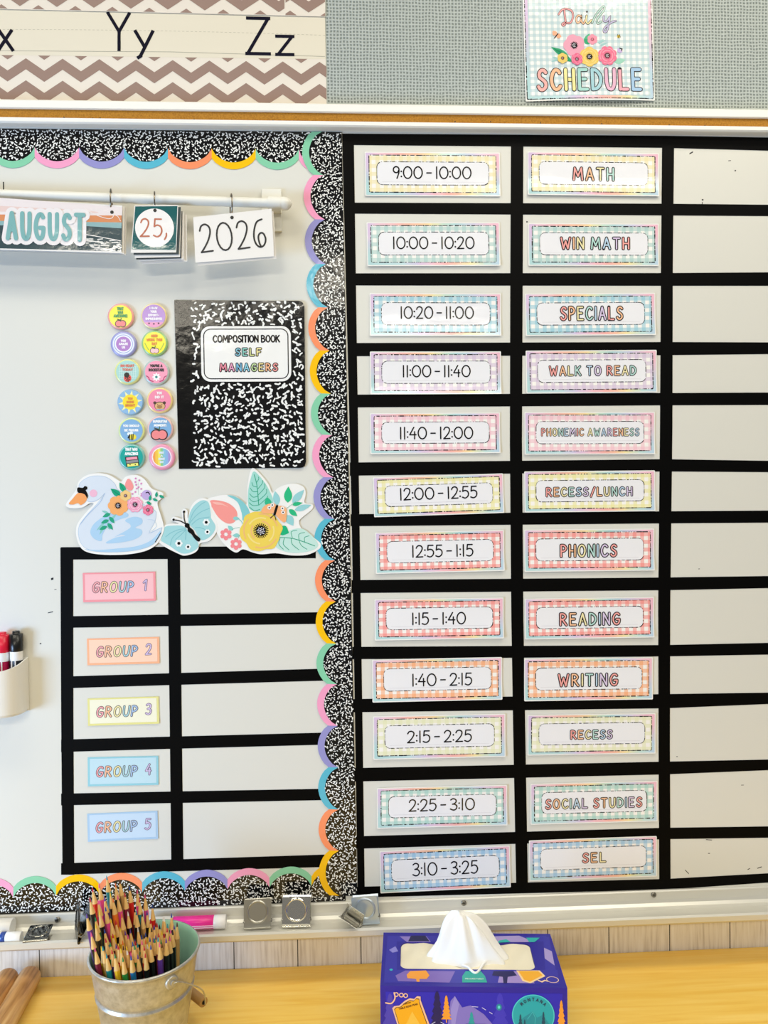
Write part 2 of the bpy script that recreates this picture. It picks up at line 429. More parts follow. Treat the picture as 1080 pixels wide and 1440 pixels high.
def planks():
    m, nt, p = nodemat('whitewashed_planks')
    geo = N(nt, 'ShaderNodeNewGeometry'); sp = N(nt, 'ShaderNodeSeparateXYZ'); nt.links.new(geo.outputs['Position'], sp.inputs[0])
    mp = N(nt, 'ShaderNodeMapping'); mp.inputs['Scale'].default_value = (240, 1, 14); nt.links.new(geo.outputs['Position'], mp.inputs[0])
    nz = N(nt, 'ShaderNodeTexNoise'); nz.inputs['Scale'].default_value = 1; nz.inputs['Detail'].default_value = 4; nt.links.new(mp.outputs[0], nz.inputs['Vector'])
    n2 = N(nt, 'ShaderNodeTexNoise'); n2.inputs['Scale'].default_value = 9; nt.links.new(geo.outputs['Position'], n2.inputs['Vector'])
    base = ramp(nt, mth(nt, 'ADD', mth(nt, 'MULTIPLY', nz.outputs['Fac'], .7), mth(nt, 'MULTIPLY', n2.outputs['Fac'], .3)), [(.3, '#C9C1B8'), (.5, '#ECE8E2'), (.68, '#F8F6F3')])
    fr = mth(nt, 'FRACT', mth(nt, 'ADD', mth(nt, 'DIVIDE', mth(nt, 'SUBTRACT', sp.outputs[0], at(418, 1330, .015).x), .1003), 50.0))
    seam = mth(nt, 'LESS_THAN', fr, .016)
    nt.links.new(mixc(nt, seam, base, rgb('#4A453E')), p.inputs['Base Color']); p.inputs['Roughness'].default_value = .6
    return m
mb = MB(); mb.box((-2.4, .02, 0), (2.6, .12, 2.8), weave()); tag(mb.build('wall_back'), kind='structure')
mb = MB(); mb.box((-2.4, .013, .0), (2.6, .0199, CAMZ - .62), planks()); tag(mb.build('trim_1'), kind='structure')
mb = MB(); mb.box((-2.4, -4.5, -.05), (2.6, .12, 0), mat('#8A8578', .5)); tag(mb.build('floor'), kind='structure')

# ------------------------------------------------------------------ whiteboard with rail and tray
BOARD = empty('whiteboard', Matrix.Translation((0, 0, CAMZ)))
tag(BOARD, 'wide cream whiteboard covering the wall between the cork rail and the marker tray', 'whiteboard')
def boardmat():
    m, nt, p = nodemat('whiteboard_enamel')
    p.inputs['Base Color'].default_value = rgb('#DEDDD4'); p.inputs['Roughness'].default_value = .34; p.inputs['Specular IOR Level'].default_value = .45
    return m
ZR0, ZR1, ZR2, ZR3 = .608, .5935, .5805, .572     # rail edges above the camera
ZT = -.6295
mb = MB(); mb.box((-1.5, 0, ZT - .004), (1.7, .0199, ZR3 + .004), boardmat()); mb.build('panel', BOARD)
def speck(px, py, l, w, a):
    mb = MB()
    p = at(px, py, 0); z = p.z - CAMZ; c, s_ = math.cos(a) * l * PX / 2, math.sin(a) * l * PX / 2; n = w * PX / 2
    mb.add([(p.x - c, -.00012, z - s_ - n), (p.x + c, -.00012, z + s_ - n), (p.x + c, -.00012, z + s_ + n), (p.x - c, -.00012, z - s_ + n)], [(0, 1, 2, 3)], BLK); mb.build('ink_mark', BOARD)
for q in ((73.5, 814, 3.5, 3, .3), (71, 861, 7, 1.2, .2), (57, 905, 2, 1.5, 0), (78, 829, 3, .8, .2), (972, 215, 6, 2, .5), (1026, 226, 4, 1, .1), (1034, 240, 2, 2, 0), (988, 281, 2.5, 2, 0), (987.5, 286, 1, 4, 0), (966, 1226, 8, 1.4, -.8), (997, 1181, 9, 1, -.1), (997, 1200, 3, 1, 0), (1053, 1222, 4, 1.2, .4), (1068, 1220, 7, 1.2, .3), (952, 1064, 2, 1, 0), (1044, 1104, 4, .8, 0), (5, 262, 1.6, 12, 0), (983, 800, 2, 1, 0), (741, 312, 2, 2, 0)): speck(*q)
ALU = mat('#DDDBD2', .34, metal=.35); WMET = mat('#F3F2EC', .4)
mb = MB()
mb.extrude_x([(.0199, ZR0), (-.012, ZR0), (-.016, ZR0 - .003), (-.016, ZR1 + .001), (-.014, ZR1), (.0199, ZR1)], -1.5, 1.7, WMET)
mb.extrude_x([(.0199, ZR2), (-.014, ZR2), (-.016, ZR2 - .001), (-.016, ZR3 + .002), (-.014, ZR3), (.0199, ZR3)], -1.5, 1.7, WMET)
mb.build('top_rail', BOARD)
def cork():
    m, nt, p = nodemat('cork')
    geo = N(nt, 'ShaderNodeNewGeometry'); nz = N(nt, 'ShaderNodeTexNoise'); nz.inputs['Scale'].default_value = 420; nz.inputs['Detail'].default_value = 4
    nt.links.new(geo.outputs['Position'], nz.inputs['Vector'])
    nt.links.new(ramp(nt, nz.outputs['Fac'], [(.3, '#9A6616'), (.5, '#B0781E'), (.75, '#BE8628')]), p.inputs['Base Color']); p.inputs['Roughness'].default_value = .9
    return m
mb = MB(); mb.box((-1.5, -.0125, ZR2), (1.7, .0199, ZR1), cork()); co = mb.build('cork_strip', BOARD)
mb = MB()
for px, py in ((90, 165), (130, 166.5), (141, 166), (273, 168), (326, 169), (384, 169.5), (941, 176), (991, 177), (640, 171), (760, 173), (690, 171), (846, 174)):
    p = at(px, py, -.0125); mb.tube([(p.x, -.0124, p.z - CAMZ), (p.x, -.0131, p.z - CAMZ)], .0009, BLK, 8)
mb.build('pin_holes', BOARD)
mb = MB()
mb.extrude_x([(.012, ZT), (-.003, ZT), (-.0045, ZT - .002), (-.0045, ZT - .0145), (-.006, ZT - .019), (-.010, ZT - .0225), (-.016, ZT - .0245), (-.042, ZT - .0215), (-.045, ZT - .018), (-.049, ZT - .0165), (-.0525, ZT - .0185), (-.053, ZT - .026), (-.0505, ZT - .029), (-.012, ZT - .032), (.012, ZT - .032)], -1.5, 1.7, ALU)
tray = mb.build('marker_tray', BOARD)
for px, py in ((81, 1293), (652, 1269.5), (919, 1258)):
    p = at(px, py, -.0045); mb = MB()
    mb.tube([(p.x, -.0044, p.z - CAMZ), (p.x, -.0062, p.z - CAMZ), (p.x, -.0066, p.z - CAMZ)], [.0042, .0042, .003], mat('#8E8A80', .3, metal=.8), 16)
    mb.box((p.x - .0024, -.0068, p.z - CAMZ - .0004), (p.x + .0024, -.0066, p.z - CAMZ + .0004), BLK); mb.box((p.x - .0004, -.0068, p.z - CAMZ - .0024), (p.x + .0004, -.0066, p.z - CAMZ + .0024), BLK)
    mb.build('screw', tray)

# ------------------------------------------------------------------ black tape grids
TAPE = mat('#040404', .5, spec=.07)
def tape(grid, rows, z=.0003):
    inv = grid.matrix_basis.inverted(); mb = MB()
    pts = []
    for top, bot in rows:
        a, b = at(*top), at(*bot); pts.append(((a.x, a.z - CAMZ), (b.x, b.z - CAMZ)))
    n = len(pts)
    poly = [p[0] for p in pts] + [p[1] for p in reversed(pts)]
    mb.plate(poly, 0, z, TAPE)
    return mb.build('tape_strip', grid)
GM = Matrix.Translation((0, -.0001, CAMZ)) @ RX
g1 = tag(empty('schedule_tape_grid', GM), 'large black tape grid ruling the right side of the whiteboard into twelve schedule rows', 'tape grid')
S = [(188, 204, 191, 208, 193.5, 212), (285, 300.5, 286.5, 303, 288, 304), (384.4, 401.5, 384, 402, 383, 402), (482.4, 501, 481, 499.5, 481.5, 498), (555, 573, 552.7, 570, 552, 569.5),
     (650.4, 669, 645.7, 663, 648, 664), (723, 740, 719, 736, 718, 735), (815.7, 834, 812, 830, 810, 827), (909.6, 927, 907, 923, 904, 920.5), (983, 1001.6, 976, 996, 974, 990), (1080, 1099, 1071, 1089, 1068, 1083), (1176, 1193.5, 1164, 1180, 1162, 1178), (1247, 1262, 1236, 1251, 1228, 1241)]
for i, (a, b, c, d, e, f) in enumerate(S):
    k = (e - c) / 145; k2 = (f - d) / 145
    tape(g1, [((486 + i * 1.2, a), (486 + i * 1.2, b)), ((720, (a + c) / 2), (720, (b + d) / 2)), ((935, c), (935, d)), ((1080, e), (1080, f)), ((1260, e + 150 * k), (1260, f + 150 * k2))], .0002 + .00001 * (i % 2))
for rows in ([((481, 188), (497.5, 188)), ((489, 500), (502, 500)), ((494, 700), (505, 700)), ((499, 1000), (509.5, 1000)), ((503, 1262), (513, 1262))],
             [((718.5, 190), (736, 190)), ((717.5, 400), (735, 400)), ((716.9, 620), (734, 620)), ((719, 870), (736, 870)), ((722, 1050), (739, 1050)), ((726, 1254), (742.5, 1254))],
             [((931, 191.5), (948, 191.5)), ((929.4, 380), (946, 380)), ((928, 600), (945.5, 600)), ((925.5, 850), (942.5, 850)), ((926, 1050), (942, 1050)), ((927, 1247), (943, 1247))],
             [((1225, 195), (1242, 195)), ((1222, 1232), (1240, 1232))]):
    tape(g1, [(a, b) for a, b in rows], .00026)
g2 = tag(empty('group_tape_grid', GM), 'smaller black tape grid of five rows below the swan, holding the group cards', 'tape grid')
for (a, b, c, d) in ((769.5, 787, 768, 785), (866.7, 883, 860.7, 877), (951.5, 968, 940, 957), (1040, 1057.5, 1030, 1047), (1116, 1132.5, 1109, 1125), (1214, 1230, 1201.5, 1219)):
    x1 = 444 if a < 800 else 462
    tape(g2, [((86, a), (86, b)), ((250, (a * .55 + c * .45)), (250, (b * .55 + d * .45))), ((x1, c), (x1, d))], .00021)
tape(g2, [((85, 770), (103, 770)), ((86, 1000), (103.2, 1000)), ((88, 1230), (104.5, 1230))], .00027)
tape(g2, [((235.5, 772), (253, 772)), ((238.5, 1000), (255.5, 1000)), ((241, 1222), (258, 1222))], .00027)

# ------------------------------------------------------------------ schedule cards
rnd = random.Random(4)
def curl_fn(w, h, r, amp=1.0):
    b, t, s_, e = r.uniform(.0004, .0022) * amp, r.uniform(0, .0007) * amp, r.uniform(0, .0008) * amp, r.uniform(.0002, .0012) * amp
    def f(x, y):
        v, u = 2 * y / h, 2 * x / w
        return (b if v < 0 else t) * v * v + (s_ if u < 0 else e) * u * u * .8
    return f
def schedule_card(quad, ging, s, tr, label, group, cat_text, time):
    mw, w, h = quadframe(*quad, off=.0006); L = local(mw); zf = curl_fn(w, h, rnd)
    mb = MB(zf); x0, x1, y0, y1 = -w / 2, w / 2, -h / 2, h / 2
    mb.rrgrid(x0, x1, y0, y1, .0015, .0004, WHT, 24, 8, z0=0)
    e = .0016
    mb.rrgrid(x0 + e, x1 - e, y0 + e, y1 - e, .001, .0005, watercolour(w, h), 24, 8)
    card = mb.build('schedule_card', mw=mw); tag(card, label, 'card', group)
    gx, gy0, gy1 = .031 * w, .085 * h, .075 * h
    mb = MB(zf); mb.rrgrid(x0 + gx, x1 - gx, y0 + gy0, y1 - gy1, .0006, .0006, gingham(ging), 24, 8)
    dashes(mb, rrect(x0 + gx, x1 - gx, y0 + gy0, y1 - gy1, .0006, 2, .01), .0013, .0007, INK, rnd)
    mb.build('gingham_print', card)
    px0, px1, py0, py1 = x0 + .088 * w, x1 - .085 * w, y0 + .255 * h, y1 - .225 * h
    mb = MB(zf); mb.rrgrid(px0, px1, py0, py1, .0085, .0008, mat('#F1F1F5', .3, lam=True), 20, 6)
    dashes(mb, rrect(px0, px1, py0, py1, .0085, 6, .01), .0010, .0009, INK, rnd)
    mb.ribbon([(px0 + .008 + i * (px1 - px0 - .016) / 12, py0 + .0045) for i in range(13)], .0004, .0009, mat('#D9D6DA', .3, lam=True), cap=False)
    lp = mb.build('label_panel', card)
    mb = MB(zf); (tx0, ty0), (tx1, ty1) = tr
    ca, cb = L((tx0 + tx1) / 2, (ty0 + ty1) / 2); tw = (tx1 - tx0) * PX; th = (ty1 - ty0) * PX
    if time: text(mb, s, ca, cb, th, tw, .0020, .0011, INK, gap=.18, space=.2)
    else:
        thick = .0052 if th > .019 else .0042 if th > .0155 else .0031
        text(mb, s, ca, cb, th, tw, thick, .0011, OUT, PM, thick * .44, gap=.36, space=.42)
    mb.build('lettering', lp)
    return card
ROWS = [
 ('#F1E6B8', 'yellow', '9:00 - 10:00', ((513.2, 214), (703.2, 215), (703.2, 277), (513, 276)), ((552, 234.5), (663, 252.5)), 'MATH', ((741.5, 214), (926.2, 216), (926, 277.5), (741.5, 274.5)), ((803.5, 235), (864.8, 256))),
 ('#B7D5D1', 'mint', '10:00 - 10:20', ((515.8, 313), (702.7, 313), (703, 374.6), (515.8, 375)), ((551.5, 333), (667.4, 351)), 'WIN MATH', ((742.4, 314.6), (926.3, 314.6), (925.5, 375), (742.4, 373.8)), ((785.5, 333), (887, 352.5))),
 ('#A5D1DF', 'pale blue', '10:20 - 11:00', ((520, 412), (704.4, 413.4), (704.4, 472.2), (520, 473)), ((562, 431), (666.5, 449)), 'SPECIALS', ((738.5, 412.6), (921.2, 412.6), (921, 471), (738.5, 473.5)), ((785.2, 430), (877.6, 452))),
 ('#DBCADF', 'lilac', '11:00 - 11:40', ((520.5, 494.8), (704.4, 494.3), (704.4, 554.4), (520.5, 554.8)), ((565, 513.5), (662, 531)), 'WALK TO READ', ((739.4, 493), (923, 492.6), (923, 551.8), (739.4, 554)), ((769.5, 513.5), (896.7, 529.5))),
 ('#F4C9D3', 'pale pink', '11:40 - 12:00', ((520.5, 580.8), (703.2, 580.4), (703, 637), (520.5, 639)), ((561, 600), (665.7, 618)), 'PHONEMIC AWARENESS', ((737.4, 579.6), (920.5, 579.2), (920.2, 638.9), (737, 639.5)), ((758.5, 601.5), (901, 614))),
 ('#F0EAAC', 'lemon yellow', '12:00 - 12:55', ((524.7, 671.7), (707.9, 665.4), (708, 721.6), (525.6, 727)), ((561, 684.5), (671.7, 702.4)), 'RECESS/LUNCH', ((737.4, 663.5), (921, 661), (920.5, 719), (736.8, 720.3)), ((765, 684), (891.6, 699))),
 ('#F7A09A', 'coral', '12:55 - 1:15', ((528, 749), (708.7, 745), (708.7, 802.5), (528, 806.7)), ((578, 765.5), (666, 783.5)), 'PHONICS', ((737.8, 744.6), (919.6, 743.2), (919.6, 802), (736.2, 804)), ((785.2, 764), (869.2, 784.5))),
 ('#F7A09A', 'coral', '1:15 - 1:40', ((526.8, 843), (707.9, 839.5), (707.9, 897.5), (526.8, 900)), ((578, 860.5), (655.5, 878.5)), 'READING', ((737.8, 841.8), (918.6, 838.9), (919.6, 896), (737.8, 898.8)), ((784.2, 860), (874, 880.5))),
 ('#FAB68A', 'orange', '1:40 - 2:15', ((523.4, 927), (705.3, 924), (706.2, 982.8), (523.4, 987.5)), ((578, 946), (664.4, 964.5)), 'WRITING', ((736.8, 925.8), (917, 924), (917.8, 982.8), (736.8, 985.8)), ((782, 945.5), (870.8, 966))),
 ('#EAEBC6', 'pale lime', '2:15 - 2:25', ((524.7, 1007), (710.4, 1003.3), (710.4, 1063.3), (524.7, 1068)), ((571.6, 1026), (664, 1044)), 'RECESS', ((741.5, 1005), (920.8, 1002.4), (921.7, 1059), (741.5, 1062)), ((800, 1025), (862.5, 1040))),
 ('#B0D8D0', 'mint', '2:25 - 3:10', ((529.8, 1107.5), (712.5, 1103), (713.4, 1159.4), (530.3, 1164.5)), ((573.7, 1122), (668.3, 1140)), 'SOCIAL STUDIES', ((745.2, 1101.3), (923.9, 1097.6), (924.3, 1154), (746, 1159.3)), ((763.4, 1120.5), (905.6, 1137))),
 ('#A6CCE8', 'sky blue', '3:10 - 3:25', ((534, 1195.6), (716.8, 1189), (717.7, 1245.5), (534.5, 1255.7)), ((578.8, 1210.5), (673, 1230)), 'SEL', ((744.3, 1181.5), (923, 1174.8), (923.3, 1231.9), (743.3, 1238.3)), ((817, 1197), (853, 1213.5))),
]
for col, cn, t, q1, r1, s, q2, r2 in ROWS:
    schedule_card(q1, col, t, r1, f'{cn} gingham laminated time card reading {t.replace(" ", "")}', 'time cards in the left column of the schedule', 'time', True)
for col, cn, t, q1, r1, s, q2, r2 in ROWS:
    schedule_card(q2, col, s, r2, f'{cn} gingham laminated subject card reading {s} beside {t.split()[0]} card', 'subject cards in the middle column of the schedule', 'subject', False)

# ------------------------------------------------------------------ scalloped composition-print borders
COLS = {'green': '#8AD2AC', 'pink': '#F8A5C9', 'purple': '#9A97CF', 'blue': '#5CBBD2', 'orange': '#FF9668', 'yellow': '#FFC60F'}
CB, CW = mat('#0B0B0C', .3, lam=True), mat('#F2F2EE', .35, lam=True)
def border(name, label, cusps, depth_px, cols, back, z0, seed):
    """cusps: photo points of the outermost crest line at each cusp; back: photo points of the straight edge, one for each cusp"""
    r = random.Random(seed)
    mw = bmw(*cusps[len(cusps) // 2], off=z0); L = local(mw)
    E = [L(*c) for c in cusps]; K = [L(*c) for c in back]
    inner, bands = [], []
    for i in range(len(E) - 1):
        o_, n_ = [], []
        for j in range(13):
            t = j / 12; c = 1 - (2 * t - 1) ** 2
            rs = math.sqrt(max(0, c))
            ex = (E[i][0] + (E[i + 1][0] - E[i][0]) * t, E[i][1] + (E[i + 1][1] - E[i][1]) * t)
            kx = (K[i][0] + (K[i + 1][0] - K[i][0]) * t, K[i][1] + (K[i + 1][1] - K[i][1]) * t)
            d = norm(kx[0] - ex[0], kx[1] - ex[1])
            do = 15 * (1 - (.35 * rs + .65 * c)) * PX; di = (9.5 + 19 * (1 - (.5 * rs + .5 * c))) * PX
            o_.append((ex[0] + d[0] * do, ex[1] + d[1] * do)); n_.append((ex[0] + d[0] * di, ex[1] + d[1] * di))
        bands.append((o_, n_)); inner += n_ if i == 0 else n_[1:]
    base = MB(); base.plate(inner + K[::-1], 0, .0004, CB)
    poly = inner + K[::-1]
    def inside(x, y):
        c = False
        for i in range(len(poly)):
            (xa, ya), (xb, yb) = poly[i - 1], poly[i]
            if (ya > y) != (yb > y) and x < (xb - xa) * (y - ya) / (yb - ya) + xa: c = not c
        return c
    st = 3.75 * PX; xs = [p[0] for p in poly]; ys = [p[1] for p in poly]; cells = []
    y = min(ys)
    while y < max(ys):
        x = min(xs)
        while x < max(xs): cells.append((x, y)); x += st
        y += st
    cells = [c for c in cells if inside(*c)]
    squiggles(base, cells, st * .95, 1.32 * PX, .0005, CW, r, inside)
    o = base.build(name, mw=mw); tag(o, label, 'border trim', 'scalloped borders round the left half of the board')
    for (a, b), cn in zip(bands, cols):
        mb = MB(); mb.plate(a + b[::-1], 0, .00042, mat(COLS[cn], .3, lam=True)); tag(mb.build('scallop', o), f'{cn} scallop edge')
    return o
top_x = [-74, -12.5, 49, 111.5, 174.7, 236.4, 297.8, 359.6, 420.4, 455]
border('scalloped_border', 'horizontal speckled border with scallops hanging down, under the cork rail', [(x, 236.5 + x * .006) for x in top_x], 55, ['yellow', 'green', 'pink', 'purple', 'blue', 'orange', 'yellow', 'green', 'pink'], [(x, 181 + x * .0105) for x in top_x], .0004, 1)
bx = [-41, 19, 79, 140, 200, 260, 320, 379, 438, 486]
border('scalloped_border', 'horizontal speckled border with scallops pointing up, above the marker tray', [(x, 1233.5 - x * .037) for x in bx], 50, ['pink', 'green', 'yellow', 'orange', 'blue', 'purple', 'pink', 'green', 'yellow'], [(x, 1285.5 - x * .0395) for x in bx], .0004, 2)
ry = [185, 246, 308.4, 371, 432, 492.5, 553, 611, 670.5, 729, 787, 845, 904, 961, 1019.5, 1078, 1137, 1195, 1258]
rx = [424, 426, 428, 429.5, 432.5, 434.7, 436.5, 438.3, 440, 441.8, 442.5, 443.5, 444.5, 445.5, 446.5, 447.2, 447.8, 448.2, 448.6]
rb = [480.5 + (y - 185) * 22 / 1075 for y in ry]
border('scalloped_border', 'tall vertical speckled border with scallops facing left, beside the schedule grid', list(zip(rx, ry)), 56, ['green', 'pink', 'purple', 'blue', 'orange', 'yellow'] * 3, list(zip(rb, [y + 1.5 - (y > 1250) * 0 for y in ry])), .0011, 3)

# ------------------------------------------------------------------ alphabet strip and chevron border above the rail
TAUPE, CREAM, BAND, NAVY = mat('#93776B', .5), mat('#E6DDD0', .5), mat('#E2DAC6', .5), mat('#0C0A20', .6, spec=.1)
WY = .0199
def chevron(mb, L, x0, x1, ytop, ybot, peak, period, first, z, mrows, amp=18.0, thick=15.5, vper=31.0):
    """zigzag stripes in photo pixels, clipped to the strip; ytop/ybot are functions of x"""
    k0 = int((x0 - peak) / (period / 2)) - 2; k1 = int((x1 - peak) / (period / 2)) + 2
    sl = (ytop(x1) - ytop(x0)) / (x1 - x0)
    for row in range(mrows):
        for k in range(k0, k1):
            xa, xb = peak + k * period / 2, peak + (k + 1) * period / 2
            ya = first + row * vper + (amp if k % 2 else 0) ; yb = first + row * vper + (0 if k % 2 else amp)
            q = [(xa, ya), (xb, yb), (xb, yb + thick), (xa, ya + thick)]
            q = clip_rect(q, x0, ytop(0), x1, ybot(0))
            if len(q) >= 3: mb.poly([L(x, y + sl * x) for x, y in q], z, TAUPE)
mw = bmw(230, 80, Y=WY - .0008, off=0); L = local(mw, WY - .0008)
X0 = -260
T1, M1, B1 = (lambda x: 9 + .026 * x), (lambda x: 77.5 + .0125 * x), (lambda x: 150 + .009 * x)
mb = MB()
mb.plate([L(X0, T1(X0)), L(457, T1(457)), L(459.5, B1(459.5)), L(X0, B1(X0))], -.0004, 0, CREAM)
mb.poly([L(X0, T1(X0)), L(457, T1(457)), L(458, M1(458)), L(X0, M1(X0))], .0001, BAND)
chevron(mb, L, X0, 459, M1, lambda x: 150.0, 36.5, 51.6, 82 - 31.5, .0002, 4, amp=17.5)
mb.ribbon([L(X0, 71.5), L(0, 71.5), L(240, 73), L(457, 79.5)], .0007, .0002, mat('#A7A290', .5), cap=False)
x = X0
while x < 455:
    yy = 41.5 + .00004 * max(0, x) ** 2
    mb.ribbon([L(x, yy), L(x + 3.4, yy + .05)], .0006, .0002, mat('#B9B29C', .5), cap=False); x += 6
AS = mb.build('alphabet_strip', mw=mw); tag(AS, 'cream alphabet strip with Yy and Zz over brown chevrons, pinned above the rail', 'wall banner')
mb = MB()
def glyph(segs, w):
    for p in segs: mb.ribbon([L(*q) for q in p], w * PX, .0004, NAVY, cap=False)
glyph([[(151, 17), (167.5, 44.5)], [(182.5, 18), (167.5, 44.5)], [(167.5, 41), (167.5, 72)]], 4.4)
glyph([[(189.5, 42.5), (203, 65.5)], [(215.5, 43), (197, 80)], [(199.5, 78), (193, 82)]], 4.6)
glyph([[(-2, 42), (19, 72)], [(17, 42), (-3, 72)]], 4.6)
glyph([[(346, 25.5), (380, 26.2)], [(377, 26), (348, 76)], [(345, 75.3), (381, 76)]], 4.5)
glyph([[(387, 51), (414, 51.5)], [(411, 51), (390.5, 77.5)], [(387, 76.7), (414, 77)]], 4.3)
glyph([[(-80, 17), (-50, 72)], [(-52, 17), (-82, 72)]], 4.6)
mb.build('lettering', AS)
mw = bmw(230, 0, Y=WY - .0022, off=0); L = local(mw, WY - .0022)
B0 = lambda x: 12.5 + .0235 * x
mb = MB(); mb.plate([L(X0, -60), L(457.5, -50), L(457.5, B0(457)), L(X0, B0(X0))], -.0005, 0, CREAM)
TC = lambda x: -58 + .0235 * x
chevron(mb, L, X0, 400, TC, lambda x: 11.8, 2, 52, -87, .0002, 5, amp=17.5)
chevron(mb, L, 401.5, 457, TC, lambda x: 11.8, 408, 52, -87.5, .0002, 5, amp=17.5)
CBR = mb.build('chevron_border', mw=mw); tag(CBR, 'brown and cream chevron border strip along the top edge, above the alphabet letters', 'border trim')

# ------------------------------------------------------------------ daily schedule poster
def flower(mb, x, y, r, z, col, core=True, petals=6, inner=None, n=None, corecol=None):
    m = mat(col, .35, lam=True)
    pts = []
    for i in range(petals * 6):
        a = 2 * PI * i / (petals * 6); k = 1 - .13 * (abs(math.cos(a * petals / 2)) ** 6)
        pts.append((x + r * k * math.cos(a), y + r * k * math.sin(a)))
    mb.poly(pts, z, m)
    if inner:
        for q, kk in enumerate((.78, .55)):
            for j in range(3):
                a0 = j * 2.1 + q
                mb.ribbon([(x + r * kk * math.cos(a0 + t * .22), y + r * kk * math.sin(a0 + t * .22)) for t in range(8)], r * .08, z + .0001, mat(inner, .35, lam=True))
    if core:
        cc = corecol or '#1E1A20'
        mb.disc(x, y, r * .27, z + .00015, mat(cc, .35, lam=True), 16)
        for j in range(14):
            a = 2 * PI * j / 14; mb.ribbon([(x + r * .2 * math.cos(a), y + r * .2 * math.sin(a)), (x + r * .36 * math.cos(a), y + r * .36 * math.sin(a))], r * .05, z + .00015, mat(cc, .35, lam=True), cap=False)
        for j in range(7):
            a = 2 * PI * j / 7; q = .13 if j else 0; mb.disc(x + r * q * math.cos(a), y + r * q * math.sin(a), r * .045, z + .00025, mat('#D8D4DA', .35, lam=True), 8)
def leaf(mb, a, b, wid, z, col, vein=None):
    dx, dy = b[0] - a[0], b[1] - a[1]; l = math.hypot(dx, dy); t = (dx / l, dy / l); n = (-t[1], t[0]); up, dn = [], []
    for i in range(9):
        s_ = i / 8; w = wid * math.sin(PI * s_ ** .8) * .5
        c = (a[0] + dx * s_, a[1] + dy * s_); up.append((c[0] + n[0] * w, c[1] + n[1] * w)); dn.append((c[0] - n[0] * w, c[1] - n[1] * w))
    mb.poly(up + dn[-2:0:-1], z, mat(col, .35, lam=True))
    if vein: mb.ribbon([a, (a[0] + dx * .85, a[1] + dy * .85)], l * .03, z + .0001, mat(vein, .35, lam=True))
PQ = ((736.3, -6), (918.2, -9), (918.8, 143.8), (737.2, 141.8))
mw, w, h = quadframe(*PQ, off=.0006, Y=WY); Lp = local(mw, WY)
zf = lambda x, y: .004 * max(0, -2 * y / h) ** 2 * (1 - (2 * x / w) ** 2) + .0004
mb = MB(zf); x0, x1, y0, y1 = -w / 2, w / 2, -h / 2, h / 2
mb.rrgrid(x0, x1, y0, y1, .002, .0005, WHT, 24, 16, z0=0)
e = .0022; mb.rrgrid(x0 + e, x1 - e, y0 + e, y1 - e, .001, .0006, watercolour(w, h), 24, 16)
PO = mb.build('schedule_poster', mw=mw); tag(PO, 'square laminated Daily Schedule sign with flowers on mint gingham, on grey wall', 'sign')
e = .0074; mb = MB(zf); mb.rrgrid(x0 + e, x1 - e, y0 + e, y1 - e, .001, .0008, gingham('#BDD3D8', .0097), 24, 16)
dashes(mb, rrect(x0 + .0025, x1 - .0025, y0 + .003, y1 - .003, .001, 2, .01), .0014, .0009, INK, rnd)
mb.build('gingham_print', PO)
mb = MB(zf); k = PX
def lp(dx, dy): return Lp(730 + dx / 5.4, dy / 5.4)
leaf(mb, lp(375, 440), lp(240, 362), 9 * k, .001, '#3FA878', '#1E7F58'); leaf(mb, lp(330, 420), lp(270, 380), 6 * k, .00105, '#2F9468')
leaf(mb, lp(345, 440), lp(400, 475), 6 * k, .001, '#2FA070'); leaf(mb, lp(720, 480), lp(805, 460), 8 * k, .001, '#9FD3BE'); leaf(mb, lp(500, 340), lp(530, 260), 9 * k, .001, '#57B58A'); leaf(mb, lp(530, 340), lp(490, 300), 7 * k, .001, '#3FA878')
for a, b in (((300, 455), (240, 475)), ((290, 450), (250, 440)), ((600, 340), (640, 300)), ((590, 330), (660, 310)), ((610, 350), (670, 330))): leaf(mb, lp(*a), lp(*b), 3 * k, .001, '#A4D0CE')
flower(mb, *lp(415, 350), 15.8 * k, .0012, '#EBA7BC', petals=5); flower(mb, *lp(553, 305), 7.5 * k, .0012, '#EE9DB0', corecol='#C03A5A')
flower(mb, *lp(530, 438), 14.3 * k, .0016, '#EDCB6C', petals=6, inner='#F3D990'); flower(mb, *lp(435, 457), 8.6 * k, .002, '#EC6E92', corecol='#6E3440', inner='#F7A3B8')
flower(mb, *lp(666, 430), 14 * k, .0016, '#EE7A97', petals=8, inner='#F6A9BB', corecol='#5C3038'); flower(mb, *lp(326, 450), 7.6 * k, .002, '#E9CB72', corecol='#6E3A2C')
for a, b, c in (((280, 275), (252, 240), '#F3B08C'), ((280, 275), (318, 285), '#F3B08C'), ((765, 385), (740, 395), '#C9B6E0'), ((765, 385), (760, 408), '#C9B6E0')): leaf(mb, lp(*a), lp(*b), 7 * k, .0012, c)
mb.ribbon([lp(292, 262), lp(265, 295)], 1.3 * k, .0014, INK); mb.ribbon([lp(760, 372), lp(778, 378), lp(776, 390)], 1.2 * k, .0014, INK)
mb.disc(*lp(752, 282), 2.3 * k, .0012, mat('#F0D25A', .35, lam=True)); mb.ribbon([lp(745, 268), lp(750, 292)], .8 * k, .0014, INK); mb.ribbon([lp(757, 268), lp(764, 290)], .8 * k, .0014, INK)
mb.build('floral_print', PO)
mb = MB(zf)
ca, cb = lp(530, 612)
text(mb, 'SCHEDULE', ca, cb, 35.5 * k, 155 * k, 6.8 * k, .001, mat('#332D30', .35, lam=True), [mat(c, .35, lam=True) for c in ('#F3B3AC', '#F6BE98', '#F0E6A0', '#A9D6CE', '#A6CFD8', '#E6B6CE', '#F0ACB8', '#A9C9E6')], 4.5 * k, gap=.36)
